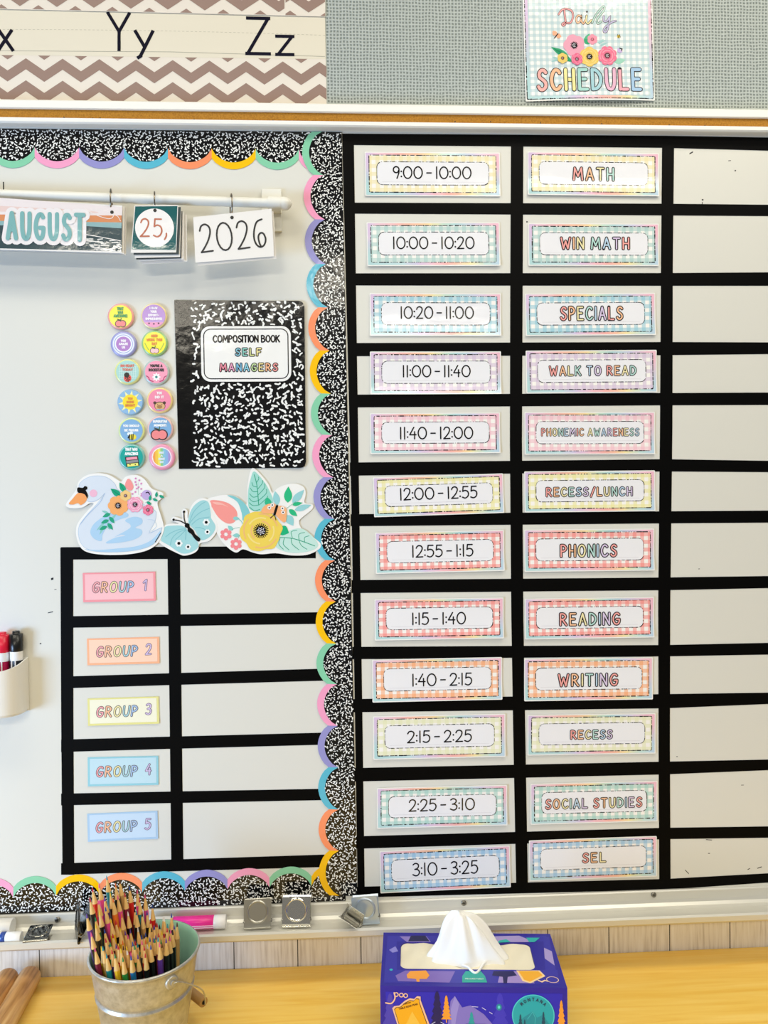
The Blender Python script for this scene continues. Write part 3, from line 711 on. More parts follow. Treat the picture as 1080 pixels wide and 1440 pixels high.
for p, c in (([(340, 80), (345, 130), (350, 180), (335, 200), (325, 190), (345, 178), (385, 180), (405, 140), (400, 95), (365, 75), (325, 80), (298, 115)], '#EFA6A6'),
             ([(465, 130), (445, 125), (430, 150), (440, 180), (462, 165), (470, 130), (470, 165), (485, 185), (500, 160)], '#F4C29C'), ([(510, 125), (505, 165), (520, 185), (545, 160)], '#F0E2A8'),
             ([(550, 180), (580, 120), (620, 70), (640, 55), (640, 85), (590, 150), (595, 185), (620, 170)], '#B6D8CC'), ([(640, 130), (640, 165), (665, 165), (685, 135), (675, 200), (660, 245), (640, 245), (650, 215), (700, 175), (730, 165)], '#C9C2E2')):
    q = smooth_pts([lp(*a) for a in p], 4)
    mb.ribbon(q, 3.1 * k, .001, mat('#4A3E42', .35, lam=True)); mb.ribbon(q, 1.9 * k, .00115, mat(c, .35, lam=True))
mb.disc(*lp(512, 95), 1.4 * k, .001, mat('#4A3E42', .35, lam=True)); mb.build('lettering', PO)

# ------------------------------------------------------------------ composition book cut-out
def cut_frame(px, py, off, ang=0): 
    mw = bmw(px, py, ang, off); return mw, local(mw)
mw, L = cut_frame(338, 540, .0005)
zf = lambda x, y: .0022 * max(0, x / .1) ** 2 + .0008 * max(0, y / .13) ** 2
out = [L(245.2, 422.2), L(419, 423.8), L(424, 425.5), L(427, 429), L(428, 434), L(430.3, 648), L(429, 654), L(425, 657.5), L(419, 658.5), L(251.7, 659.3)]
mb = MB(zf)
def bilin(u, v):
    a, b, c, d = L(251.7, 659.3), L(430.5, 658), L(428, 423.9), L(245.2, 422.2)
    return tuple((a[i] * (1 - u) + b[i] * u) * (1 - v) + (d[i] * (1 - u) + c[i] * u) * v for i in (0, 1))
us = [0, .1, .2, .3, .4, .5, .6, .7, .8, .9, .955, .975, .99, 1]
def vlim(u): q = max(0, u - .955) / .045; return .034 * (1 - math.sqrt(max(0, 1 - q * q)))
vs_, fs = [], []
for u in us:
    d = vlim(u)
    for j in range(11): x, y = bilin(u, d + (1 - 2 * d) * j / 10); vs_.append((x, y, .0005))
for i in range(len(us) - 1):
    for j in range(10): fs.append((i * 11 + j, (i + 1) * 11 + j, (i + 1) * 11 + j + 1, i * 11 + j + 1))
o_ = len(vs_); vs2 = vs_ + [(x, y, 0) for x, y, _ in vs_]; rim = [i * 11 for i in range(len(us))] + [(len(us) - 1) * 11 + j for j in range(1, 11)] + [i * 11 + 10 for i in range(len(us) - 2, -1, -1)] + [j for j in range(9, 0, -1)]
fs2 = fs + [tuple(o_ + q for q in reversed(f)) for f in fs] + [(a, o_ + a, o_ + b, b) for a, b in zip(rim, rim[1:] + rim[:1])]
mb.add(vs2, fs2, CB)
cells = []; st = 6.6 * PX
for iu in range(24):
    for iv in range(33): cells.append(bilin(.125 + .865 * (iu + .5) / 24, .008 + .984 * (iv + .5) / 33))
LB = [L(283.5, 534), L(410, 536.5), L(410.5, 459), L(283.5, 459)]
lx0, lx1, ly0, ly1 = LB[0][0], LB[1][0], LB[1][1], LB[2][1]
def ins(x, y): return not (lx0 - .001 < x < lx1 + .001 and ly0 - .001 < y < ly1 + .001) and y < L(330, 424)[1] and y > L(330, 658)[1] and x < L(427, 540)[0]
squiggles(mb, cells, st * 1.1, 2.4 * PX, .0006, CW, random.Random(9), ins)
CBK = mb.build('composition_book_cutout', mw=mw); tag(CBK, 'black speckled Composition Book poster with Self Managers label, stuck beside the round badges', 'poster')
mb = MB(zf); q = [bilin(u, v) for u, v in ((0, 0), (.105, 0), (.105, .5), (.105, 1), (0, 1), (0, .5))]; mb.poly(q, .0006, mat('#050505', .3, lam=True)); mb.build('spine_band', CBK)
mb = MB(zf); mb.rrgrid(lx0, lx1, ly0, ly1, .014, .0008, WHT, 20, 10)
rr = rrect(lx0 + .0045, lx1 - .0045, ly0 + .0045, ly1 - .0045, .0105, 6, .012); mb.ribbon(rr, .0015, .0009, INK, closed=True)
lbp = mb.build('label_panel', CBK)
mb = MB(zf); ca, cb = L(346.7, 476.8); text(mb, 'COMPOSITION BOOK', ca, cb, 10.8 * PX, 93 * PX, 1.9 * PX, .001, INK, gap=.2)
ca, cb = L(349.5, 495.3); text(mb, 'SELF', ca, cb, 13 * PX, 38 * PX, 3.9 * PX, .001, OUT, [mat(c, .35, lam=True) for c in ('#86BFD0', '#8FD0C4', '#D9DE9A', '#F0E49C')], 1.7 * PX, gap=.42)
ca, cb = L(350, 516.8); text(mb, 'MANAGERS', ca, cb, 13.5 * PX, 82 * PX, 3.9 * PX, .001, OUT, [mat(c, .35, lam=True) for c in ('#E88FA0', '#E6A0C0', '#7CB8D8', '#8FCFE0', '#BFD9A0', '#F0E09C', '#F4B890', '#EE9C98')], 1.7 * PX, gap=.42)
mb.build('lettering', lbp)

# ------------------------------------------------------------------ round badges
def badge(px, py, edge, face, label, lines, tcol, art, r=17.9, fr=.86):
    mw, L = cut_frame(px, py, .0002); R = r * PX
    mb = MB(); mb.lathe([(0, 0), (R * .93, 0), (R, .0018), (R, .003), (R * .95, .0042), (R * .86, .0047), (0, .0048)], mat(edge, .25, coat=.3), 36)
    o = mb.build('round_badge', mw=mw); tag(o, label, 'badge', 'round badges beside the composition book')
    mb = MB(); mb.disc(0, 0, R * fr, .0050, mat(face, .25, coat=.3), 36)
    z = .00512
    art(mb, R, z)
    for s, y, hh, ww in lines: text(mb, s, 0, y * R, hh * R, ww * R, .055 * R * 1.05, z + .0003, mat(tcol, .3), gap=.3, space=.45)
    mb.build('face_print', o)
def apple(mb, R, z, x=0, y=-.62, s=1.0, c='#F08A8C', two=True):
    for dx in ((-.14, .14) if two else (0,)):
        mb.disc(x * R + dx * R * s, y * R, .25 * R * s, z, mat('#3A2024', .3), 16); mb.disc(x * R + dx * R * s, y * R, .2 * R * s, z + .00008, mat(c, .3), 16)
    mb.ribbon([(x * R, (y + .2 * s) * R), (x * R + .06 * R, (y + .38 * s) * R)], .07 * R, z + .0001, mat('#2D6B46', .3))
    mb.ribbon([(x * R - .2 * R * s, (y + .3 * s) * R), (x * R, (y + .24 * s) * R)], .08 * R, z + .0001, mat('#2D3A26', .3))
def a1(mb, R, z): apple(mb, R, z, 0, -.56, 1.1)
def a2(mb, R, z):
    mb.poly([(R * .86 * math.cos(a), R * .86 * math.sin(a)) for a in [PI * (1.19 + .62 * i / 12) for i in range(13)]], z, mat('#EE9FC8', .3))
    for x in (-.36, 0, .36): mb.disc(x * R, -.6 * R + abs(x) * .1 * R, .07 * R, z + .0001, mat('#5A1E4A', .3), 10)
def a3(mb, R, z):
    for rr, c in ((.86, '#B4BCE8'), (.8, '#EDF1FC'), (.72, '#9AA8DC'), (.66, '#EDF1FC'), (.56, '#B07CC8')): mb.disc(0, 0, rr * R, z + (.86 - rr) * .0003, mat(c, .3), 36)
def a4(mb, R, z):
    apple(mb, R, z, 0, -.58, .9, '#F7C9CC', True)
    for sx in (-1, 1): mb.ribbon([(sx * .72 * R, 0), (sx * .6 * R, -.25 * R), (sx * .45 * R, -.5 * R)], .05 * R, z, mat('#8AB84A', .3))
def a5(mb, R, z):
    for i in range(-4, 5): mb.ribbon([(i * .15 * R, -.62 * R + abs(i) * .04 * R), (i * .15 * R, .62 * R - abs(i) * .06 * R)], .03 * R, z, mat('#CFEAE6', .3)); mb.ribbon([(-.66 * R, i * .13 * R), (.66 * R, i * .13 * R)], .03 * R, z, mat('#CFEAE6', .3))
    mb.disc(0, -.5 * R, .29 * R, z + .0001, mat('#E8504A', .3)); mb.disc(-.06 * R, -.26 * R, .2 * R, z + .0002, mat('#141414', .3)); mb.ribbon([(0, -.3 * R), (.04 * R, -.76 * R)], .07 * R, z + .0002, mat('#141414', .3))
    for x, y in ((-.14, -.5), (.15, -.46), (-.1, -.64), (.16, -.62)): mb.disc(x * R, y * R, .05 * R, z + .0002, mat('#141414', .3), 8)
def a6(mb, R, z):
    for i in range(8): a = 2 * PI * i / 8; leaf(mb, (.05 * R * math.cos(a), -.38 * R + .05 * R * math.sin(a)), (.34 * R * math.cos(a), -.38 * R + .34 * R * math.sin(a)), .16 * R, z, '#FAFAFA')
    mb.disc(0, -.38 * R, .1 * R, z + .0001, mat('#2D8C8A', .3), 12)
    for sx in (-1, 1): mb.ribbon(smooth_pts([(sx * .25 * R, -.72 * R), (sx * .5 * R, -.62 * R), (sx * .6 * R, -.4 * R), (sx * .76 * R, -.3 * R)], 4), .07 * R, z, mat('#B4346A', .3))
def a7(mb, R, z):
    for i in range(10):
        a = 2 * PI * i / 10 + .15; mb.poly([(.56 * R * math.cos(a - .2), .56 * R * math.sin(a - .2)), (.92 * R * math.cos(a), .92 * R * math.sin(a)), (.56 * R * math.cos(a + .2), .56 * R * math.sin(a + .2))], z, mat('#F4F2B0', .3))
    mb.disc(0, 0, .58 * R, z + .0001, mat('#F8DF2E', .3), 28)
def a8(mb, R, z):
    mb.disc(.02 * R, -.44 * R, .42 * R, z, mat('#4A3226', .3), 20, ry=.34 * R); mb.disc(.02 * R, -.46 * R, .38 * R, z + .0001, mat('#DDB07C', .3), 20, ry=.3 * R); mb.disc(.0, -.5 * R, .2 * R, z + .0002, mat('#A87848', .3), 16, ry=.14 * R)
    for sx in (-1, 1): mb.disc(sx * .36 * R, -.2 * R, .12 * R, z + .0001, mat('#4A3226', .3), 12); mb.disc(sx * .16 * R + .02 * R, -.34 * R, .035 * R, z + .0003, BLK, 8)
    mb.poly([(-.3 * R, -.86 * R * .9), (-.2 * R, -.68 * R), (.3 * R, -.68 * R), (.42 * R, -.73 * R)], z + .0003, mat('#8FB8D0', .3))
def a9(mb, R, z):
    mb.disc(.1 * R, -.5 * R, .28 * R, z, mat('#F2DE3A', .3), 18, ry=.22 * R)
    for x in (-.12, .02, .14): mb.ribbon([(x * R, -.3 * R), (x * R - .04 * R, -.72 * R)], .07 * R, z + .0001, BLK)
    mb.disc(0, -.2 * R, .13 * R, z - .00005, mat('#E8F2FA', .3), 12); mb.disc(-.2 * R, -.26 * R, .12 * R, z - .00005, mat('#E8F2FA', .3), 12); mb.ribbon([(-.24 * R, -.56 * R), (-.16 * R, -.4 * R)], .1 * R, z + .0001, BLK)
def a10(mb, R, z): apple(mb, R, z, -.08, -.46, 1.7)
def a11(mb, R, z):
    def rc(x0, x1, y0, y1, c, d): mb.poly([(x * R * .98 - y * R * .14, y * R + x * R * .1) for x, y in ((x0, y0), (x1, y0), (x1, y1), (x0, y1))], z + d, mat(c, .3))
    rc(-.5, .5, -.72, .06, '#1B1B1B', 0); rc(-.42, .42, -.2, 0, '#F39CB0', .0001); rc(-.46, .46, -.44, -.25, '#8E9094', .0001); rc(-.42, .42, -.7, -.49, '#F2EE7C', .0001)
    for x in (-.2, .2): mb.disc(x * R + .08 * R, -.58 * R, .05 * R, z + .0002, BLK, 8)
def a12(mb, R, z):
    mb.disc(0, 0, .75 * R, z, mat('#F6F1F2', .3), 32)
    cols = ['#F0A050', '#F4C84C', '#F2E466', '#8CCB8E', '#86C4DC', '#8FB4E0', '#A594D4']; n = len(cols)
    for i, c in enumerate(cols):
        xa, xb = -.68 + 1.36 * i / n, -.68 + 1.36 * (i + 1) / n
        f = lambda x: math.sqrt(max(0, .68 ** 2 - x * x))
        xs = [xa + (xb - xa) * j / 4 for j in range(5)]
        mb.poly([(x * R, -f(x) * R) for x in xs] + [(x * R, f(x) * R) for x in reversed(xs)], z + .0001, mat(c, .3))
badge(170.9, 446, '#F2A8A0', '#F4EA1E', 'yellow badge reading THAT WAS AWESOME with red apples, top left', [('THAT', .58, .24, .5), ('WAS', .3, .24, .42), ('AWESOME!', .03, .24, 1.05)], '#3E9A5A', a1)
badge(217.4, 445.5, '#F4E2A8', '#AE80CC', 'purple badge with cream rim and a pink band of dots, top right', [('I SAW', .6, .2, .6), ('YOUR', .33, .2, .5), ('EFFORT-', .06, .2, .85), ('IMPRESSIVE!', -.22, .2, 1.25)], '#F6F0FA', a2, fr=.88)
badge(175, 484.7, '#9C9CD2', '#A7ABDD', 'violet badge with white target rings and a plum centre', [('YOU', .24, .2, .4), ('AMAZE', 0, .2, .7), ('US', -.26, .2, .26)], '#F6F0FA', a3)
badge(218.4, 483.6, '#9CCB8A', '#F6EC22', 'yellow badge with green rim and pale apple, below the cream-rimmed purple one', [('GOOD', .56, .22, .5), ('WORK THIS', .26, .22, 1.2), ('DAY', -.04, .22, .4)], '#E88A3A', a4)
badge(180.7, 523.4, '#E4E59A', '#A9DAD4', 'pale lime badge with mint grid and a ladybird', [('BIG HEART', .45, .2, 1.05), ('TODAY', .15, .2, .8)], '#D87A6A', a5)
badge(221, 524, '#B9C9C4', '#F7A0BC', 'pink badge reading YOU\'RE A ROCKSTAR with white daisy', [("YOU'RE A", .48, .22, .95), ('ROCKSTAR!', .16, .24, 1.15)], '#2A2030', a6)
badge(184.6, 566, '#8FB8DA', '#8FBBE2', 'light blue badge with a yellow sun', [('YOU', .26, .2, .38), ('SHINE', 0, .2, .6), ('BRIGHT', -.26, .2, .75)], '#E08A3A', a7, fr=.92)
badge(225.5, 563.5, '#F2D896', '#F590AE', 'rose pink badge with cream rim and a brown bear', [('YOU', .56, .22, .4), ('DID IT', .24, .22, .7)], '#FBEFF2', a8)
badge(186, 605.8, '#DDE8A0', '#84B4DE', 'blue badge with lime rim and a yellow bee', [('YOU SHOULD', .36, .2, 1.25), ('BE PROUD!', .02, .2, 1.05)], '#F4F8FC', a9)
badge(226.4, 603.4, '#E6C0BC', '#7FB0DC', 'blue badge with pink rim and big red apples', [('SUPERSTAR', .56, .2, 1.1), ('MOMENT!', .26, .2, .95)], '#F4F8FC', a10)
badge(186.3, 643, '#7FC2BC', '#17A79C', 'teal badge reading THAT WAS AMAZING with pink eraser pencil', [('THAT WAS', .6, .24, .95), ('AMAZING!', .26, .24, 1.0)], '#F4FAFA', a11)
badge(228.6, 643, '#EE9CBC', '#F0A6C2', 'pink badge with rainbow stripes in a white ring', [('WHAT', .34, .18, .4), ('A', .1, .18, .2), ('BRIGHT', -.14, .18, .5), ('DAY', -.38, .18, .3)], '#DDE6F2', a12)

# ------------------------------------------------------------------ paper cut-outs over the small grid
def R_(m): return mat(m, .38, lam=True)
def offset_poly(p, d):
    if area2(p) < 0: p = p[::-1]
    o = []
    for i in range(len(p)):
        a, b, c = p[i - 1], p[i], p[(i + 1) % len(p)]
        t1, t2 = norm(b[0] - a[0], b[1] - a[1]), norm(c[0] - b[0], c[1] - b[1]); n = norm(t1[1] + t2[1], -t1[0] - t2[0]); o.append((b[0] + n[0] * d, b[1] + n[1] * d))
    return o
def tilt(k): return lambda x, y: .0012 + k * (abs(x) / .06) ** 2
# swan -- outline read in its own 6.968x enlargement
mw, L = cut_frame(162, 725, .0024)
def sw(x, y): return L(85 + x / 6.968, 660 + y / 6.968)
def SP(pts, k=4): return smooth_pts([sw(*p) for p in pts], k, True)
mb = MB()
mb.plate(SP([(60, 345), (110, 270), (160, 200), (185, 120), (260, 60), (370, 38), (480, 55), (560, 100), (600, 120), (650, 70), (745, 55), (830, 100), (900, 190), (1005, 230), (1000, 280), (955, 330), (985, 440), (1015, 545), (1015, 610), (960, 720), (860, 790), (700, 828), (500, 838), (330, 825), (230, 790), (180, 720), (158, 620), (175, 530), (250, 430), (330, 340), (290, 335), (230, 370), (150, 382), (90, 375)]), 0, .0006, WHT)
SWAN = mb.build('swan_cutout', mw=mw); tag(SWAN, 'pale blue paper swan cutout with flowers on its back, left end above small grid', 'paper cutout', 'paper cutouts above the group grid')
mb = MB()
body = [(185, 165), (260, 85), (370, 62), (470, 82), (540, 140), (565, 190), (640, 250), (800, 330), (930, 400), (945, 450), (930, 520), (880, 620), (990, 570), (1000, 585), (975, 650), (900, 740), (760, 790), (560, 810), (360, 805), (250, 770), (200, 710), (180, 620), (195, 540), (270, 440), (360, 340), (440, 240), (390, 290), (330, 318), (270, 312), (280, 260)]
mb.poly(SP(body), .0008, R_('#B7CCE2')); mb.poly(offset_poly(SP(body), -.0007), .0009, R_('#D9E2EC'))
mb.build('swan_body', SWAN)
mb = MB()
mb.poly(SP([(300, 620), (330, 540), (420, 470), (520, 430), (640, 420), (670, 460), (560, 500), (470, 560), (420, 640), (410, 700), (340, 680)]), .0011, R_('#AFD2EC'))
mb.poly(SP([(640, 500), (720, 465), (800, 480), (805, 530), (740, 570), (800, 590), (800, 640), (720, 690), (560, 720), (450, 720), (540, 670), (640, 650), (600, 640), (540, 660), (680, 580), (690, 540)]), .0011, R_('#AFD2EC'))
mb.poly(SP([(240, 780), (360, 790), (560, 775), (760, 750), (900, 690), (985, 600), (985, 640), (910, 735), (760, 788), (560, 808), (360, 803)]), .0011, R_('#AFD2EC'))
mb.ribbon(smooth_pts([sw(*p) for p in ((440, 235), (390, 330), (280, 440), (200, 540))]), .0008, .0011, R_('#A9C3E0')); mb.ribbon(smooth_pts([sw(*p) for p in ((860, 490), (920, 500), (945, 560), (870, 625), (980, 575))]), .0006, .0011, R_('#C2D6EA'))
mb.disc(*sw(330, 235), .0058, .0011, R_('#F2BCD2'))
tag(mb.build('feather_print', SWAN), 'sky blue feather shapes')
mb = MB(); mb.poly(SP([(90, 335), (130, 285), (175, 235), (220, 232), (262, 262), (258, 310), (210, 350), (180, 332), (130, 345)]), .0012, R_('#F6A564')); tag(mb.build('beak', SWAN), 'orange beak')
mb = MB(); mb.poly(SP([(172, 210), (178, 178), (225, 182), (245, 165), (268, 172), (270, 195), (255, 205), (275, 245), (270, 285), (250, 250), (220, 235), (185, 230)]), .0013, R_('#0C0C0C')); mb.build('mask', SWAN)
def sprig(mb, f, a, b, n, ll, ww, z, col):
    A, B = f(*a), f(*b); mb.ribbon([A, B], .0004, z, R_('#7FAFA0'))
    for i in range(n):
        t = (i + .6) / n; c = (A[0] + (B[0] - A[0]) * t, A[1] + (B[1] - A[1]) * t); an = math.atan2(B[1] - A[1], B[0] - A[0]) + (.9 if i % 2 else -.9)
        leaf(mb, c, (c[0] + ll * math.cos(an), c[1] + ll * math.sin(an)), ww, z + .0001, col)
mb = MB(); q = 1 / 6.968 * PX
leaf(mb, sw(600, 265), sw(498, 190), .0095, .0012, '#1FA37C', '#127A5C'); leaf(mb, sw(640, 225), sw(585, 128), .0085, .0012, '#28A780', '#127A5C')
mb.poly(SP([(640, 150), (665, 95), (695, 110), (720, 165), (705, 205), (665, 200)]), .0012, R_('#F79A98'))
for x, y in ((743, 90), (740, 125), (778, 108), (797, 140), (748, 152), (755, 188), (797, 192), (740, 222), (712, 240), (800, 240), (798, 258), (770, 175)): mb.disc(*sw(x, y), 9 * q, .0012, R_('#D98BC0'), 10)
mb.ribbon([sw(770, 250), sw(768, 130)], .0004, .0011, R_('#9CC4B8')); mb.disc(*sw(850, 250), 48 * q, .0012, R_('#C5AEDD')); mb.ribbon(smooth_pts([sw(845, 230), sw(865, 225), sw(880, 245)]), .0016, .0013, R_('#2C2038'))
sprig(mb, sw, (830, 330), (985, 250), 5, 55 * q, .0042, .0012, '#28A080'); sprig(mb, sw, (500, 415), (460, 570), 5, 80 * q, .0058, .0012, '#2CA37F')
for a, b in (((480, 430), (410, 405)), ((500, 500), (560, 430)), ((440, 520), (360, 600)), ((430, 560), (390, 640)), ((470, 550), (490, 590))): leaf(mb, sw(*a), sw(*b), .0035, .00115, '#8CCBC2')
flower(mb, *sw(572, 355), 98 * q, .0014, '#F7B06E', petals=7); flower(mb, *sw(645, 258), 52 * q, .0016, '#F2CB84', corecol='#5A2848'); flower(mb, *sw(738, 345), 76 * q, .0015, '#F4A3C0', petals=8, inner='#FBD6E2'); flower(mb, *sw(864, 398), 52 * q, .0016, '#EE7698', inner='#F9A9BD', corecol='#6A2438')
mb.build('flower_print', SWAN)
mb = MB(); mb.ribbon([sw(988, 622), sw(935, 710)], .0011, .0013, INK); mb.build('imprint', SWAN)

# butterfly -- 10.8x enlargement
mw, L = cut_frame(265, 742, .0016, 0)
def bf(x, y): return L(215 + x / 10.8, 690 + y / 10.8)
def BPp(pts, k=4): return smooth_pts([bf(*p) for p in pts], k, True)
mb = MB(); mb.plate(BPp([(170, 545), (280, 500), (400, 500), (290, 450), (300, 405), (360, 400), (450, 425), (440, 320), (480, 275), (530, 310), (535, 420), (580, 250), (660, 150), (760, 112), (850, 140), (890, 210), (900, 330), (960, 440), (985, 560), (950, 660), (860, 760), (720, 800), (690, 890), (620, 950), (490, 985), (400, 960), (200, 860), (120, 800), (90, 760)]), 0, .0006, WHT)
BFY = mb.build('butterfly_cutout', mw=mw); tag(BFY, 'aqua paper butterfly cutout with black body, between swan and yellow flower', 'paper cutout', 'paper cutouts above the group grid')
for pts in ([(545, 490), (560, 360), (620, 240), (700, 170), (770, 145), (840, 170), (870, 250), (885, 370), (890, 420), (950, 520), (945, 600), (880, 690), (800, 740), (730, 740), (640, 600)],
            [(130, 740), (180, 560), (300, 530), (430, 530), (500, 560), (560, 640), (690, 790), (680, 870), (590, 930), (480, 955), (380, 920), (250, 830), (160, 780)]):
    mb = MB(); mb.poly(BPp(pts), .0008, R_('#A5D7DA')); up = pts[0][0] > 300
    for p in (([(560, 500), (640, 400), (740, 320), (860, 270)], [(560, 480), (620, 330), (720, 220), (800, 170)], [(600, 510), (700, 430), (860, 400)], [(650, 560), (720, 560), (800, 590)]) if up else ([(500, 580), (400, 590), (280, 640), (200, 700)], [(500, 590), (380, 640), (300, 720), (270, 820)], [(500, 600), (420, 680), (350, 740)], [(510, 600), (505, 680), (500, 740)])):
        mb.ribbon(smooth_pts([bf(*a) for a in p]), .0011, .0009, R_('#86C4CA'))
    for x, y, r in (((815, 480, 52), (832, 625, 40)) if up else ((400, 798, 54), (540, 852, 42))):
        for j in range(6): a = j * PI / 3; c = bf(x, y); mb.disc(c[0] + r * .62 / 10.8 * PX * math.cos(a), c[1] + r * .62 / 10.8 * PX * math.sin(a), r * .42 / 10.8 * PX, .001, R_('#F2F6F4'), 10)
        mb.disc(*bf(x, y), r * .43 / 10.8 * PX, .0011, R_('#111111'), 14)
    mb.build('wing_print', BFY)
mb = MB(); mb.poly(BPp([(490, 520), (520, 490), (560, 510), (565, 550), (620, 600), (650, 660), (720, 720), (720, 760), (690, 770), (640, 730), (590, 660), (540, 620), (530, 570), (495, 550)]), .0012, R_('#0E0E0E'))
for p in ([(500, 495), (480, 420), (478, 320)], [(495, 500), (420, 460), (320, 440)]): mb.ribbon(smooth_pts([bf(*a) for a in p]), .0015, .0012, R_('#0E0E0E')); mb.disc(*bf(*p[-1]), .0019, .0012, R_('#0E0E0E'), 10)
mb.build('body_print', BFY)

# flowers -- 6.353x enlargement
mw, L = cut_frame(380, 735, .0012, 0)
def fl(x, y): return L(290 + x / 6.353, 655 + y / 6.353)
def FP(pts, k=4): return smooth_pts([fl(*p) for p in pts], k, True)
mb = MB(); mb.plate(FP([(10, 310), (80, 275), (180, 258), (280, 280), (360, 345), (370, 180), (395, 50), (425, 22), (480, 70), (560, 170), (590, 240), (640, 200), (710, 170), (800, 160), (870, 190), (890, 250), (880, 330), (950, 345), (945, 390), (860, 460), (830, 500), (860, 570), (960, 640), (1025, 700), (1000, 750), (900, 795), (760, 800), (620, 780), (500, 790), (420, 775), (330, 745), (270, 775), (200, 735), (130, 660), (80, 560), (60, 450)]), 0, .0006, WHT)
FLW = mb.build('flower_cutout', mw=mw); tag(FLW, 'paper bouquet cutout with large yellow flower and pink tulip, right end above small grid', 'paper cutout', 'paper cutouts above the group grid')
q = PX / 6.353
mb = MB()
mb.poly(FP([(35, 315), (110, 310), (200, 335), (265, 390), (280, 450), (250, 505), (190, 515), (120, 470), (70, 400)]), .0008, R_('#F89C94'))
mb.poly(FP([(60, 325), (130, 330), (200, 370), (150, 350), (90, 345)]), .0009, R_('#FBBBAF')); leaf(mb, fl(240, 470), fl(300, 470), .006, .0009, '#8FD0CC'); tag(mb.build('tulip_print', FLW), 'pink tulip')
mb = MB()
mb.poly(FP([(190, 265), (260, 275), (340, 330), (385, 400), (390, 460), (330, 490), (320, 430), (290, 340), (250, 300)]), .0008, R_('#86CBCF'))
mb.poly(FP([(385, 380), (375, 240), (400, 110), (430, 50), (500, 120), (560, 210), (600, 320), (560, 390), (470, 405)]), .0008, R_('#A4DDD2'))
V = R_('#2FA885')
def rib(p, w=.0011, z=.001, m=V): mb.ribbon(smooth_pts([fl(*a) for a in p]), w, z, m)
rib([(430, 80), (455, 180), (470, 350)])
for a in ([(455, 190), (420, 180), (410, 150)], [(462, 230), (420, 230), (395, 200)], [(466, 270), (420, 280), (390, 250)], [(470, 310), (420, 320), (385, 290)], [(472, 350), (420, 355), (385, 330)], [(480, 390), (430, 400), (390, 370)], [(450, 150), (470, 120), (468, 100)], [(460, 210), (500, 160), (505, 130)], [(466, 260), (520, 200), (525, 160)], [(470, 310), (535, 250), (540, 210)], [(475, 350), (540, 290), (550, 270)]): rib(a, .0009)
mb.poly(FP([(620, 720), (660, 640), (740, 580), (850, 560), (940, 620), (1000, 700), (960, 750), (840, 775), (720, 770)]), .0008, R_('#C6E8DE'))
rib([(640, 640), (780, 650), (970, 715)])
for a in ([(700, 645), (690, 700), (740, 750)], [(760, 650), (770, 700), (830, 750)], [(830, 665), (850, 710), (900, 745)], [(770, 640), (760, 590), (810, 575)], [(830, 660), (830, 610), (880, 595)], [(880, 680), (880, 640), (920, 625)], [(660, 650), (650, 700), (690, 745)]): rib(a, .0009)
leaf(mb, fl(730, 330), fl(735, 185), 72 * q, .0009, '#2FBB82'); leaf(mb, fl(640, 350), fl(615, 225), 62 * q, .0009, '#9AD3D6'); leaf(mb, fl(770, 330), fl(875, 215), 62 * q, .0009, '#9AD3D6'); leaf(mb, fl(770, 350), fl(862, 330), 34 * q, .0009, '#2FBB82'); leaf(mb, fl(790, 395), fl(940, 350), 52 * q, .0009, '#9AD3D6'); leaf(mb, fl(740, 390), fl(815, 450), 46 * q, .0009, '#2FBB82'); leaf(mb, fl(720, 440), fl(780, 535), 72 * q, .0009, '#9AD3D6'); leaf(mb, fl(650, 560), fl(740, 600), 90 * q, .0011, '#22B57C'); leaf(mb, fl(560, 360), fl(545, 280), 60 * q, .0011, '#35B98A')
leaf(mb, fl(240, 575), fl(195, 535), 36 * q, .0009, '#8FD0CC'); leaf(mb, fl(300, 620), fl(235, 622), 36 * q, .0009, '#8FD0CC'); rib([(300, 550), (250, 560), (230, 575)], .0005); rib([(310, 600), (300, 620), (285, 650)], .0005); rib([(720, 380), (760, 350), (800, 320)], .0005); rib([(330, 520), (310, 490), (280, 470)], .0012, .001, R_('#8FD0CC'))
mb.build('leaf_print', FLW)
mb = MB()
pts = []
for i in range(54):
    a = 2 * PI * i / 54; k = 1 + .05 * math.sin(6 * a + .6) + .02 * math.sin(11 * a); c = fl(490, 580); pts.append((c[0] + 182 * q * k * math.cos(a), c[1] + 180 * q * k * math.sin(a)))
mb.poly(pts, .0013, R_('#F1D45C')); c = fl(490, 580)
for rr, a0, n in ((150, .3, 9), (150, 2.4, 8), (150, 4.4, 9), (115, 1.2, 9), (115, 3.4, 8), (115, 5.4, 8), (85, .2, 8), (85, 2.6, 9)): mb.ribbon([(c[0] + rr * q * math.cos(a0 + t * .17), c[1] + rr * q * math.sin(a0 + t * .17)) for t in range(n)], 13 * q, .0014, R_('#F2BE7A') if rr != 115 else R_('#F6E08A'))
mb.disc(*c, 44 * q, .0015, R_('#111111'), 20)
for j in range(22): a = 2 * PI * j / 22; mb.ribbon([(c[0] + 36 * q * math.cos(a), c[1] + 36 * q * math.sin(a)), (c[0] + 64 * q * math.cos(a), c[1] + 64 * q * math.sin(a))], 8 * q, .0015, R_('#111111'))
for j in range(19): a = j * 2.4; r_ = 8 * math.sqrt(j); mb.disc(c[0] + r_ * q * math.cos(a), c[1] + r_ * q * math.sin(a), 5 * q, .0016, R_('#E4E2EA'), 8)
tag(mb.build('yellow_flower_print', FLW), 'large yellow flower')
mb = MB()
for x, y in ((178, 612), (268, 698)):
    for j in range(6): a = j * PI / 3 + .5; p = fl(x, y); mb.disc(p[0] + 34 * q * math.cos(a), p[1] + 34 * q * math.sin(a), 19 * q, .001, R_('#F48C92'), 12)
    mb.disc(*fl(x, y), 15 * q, .0011, R_('#FAF3F0'), 12)
mb.build('small_flower_print', FLW)
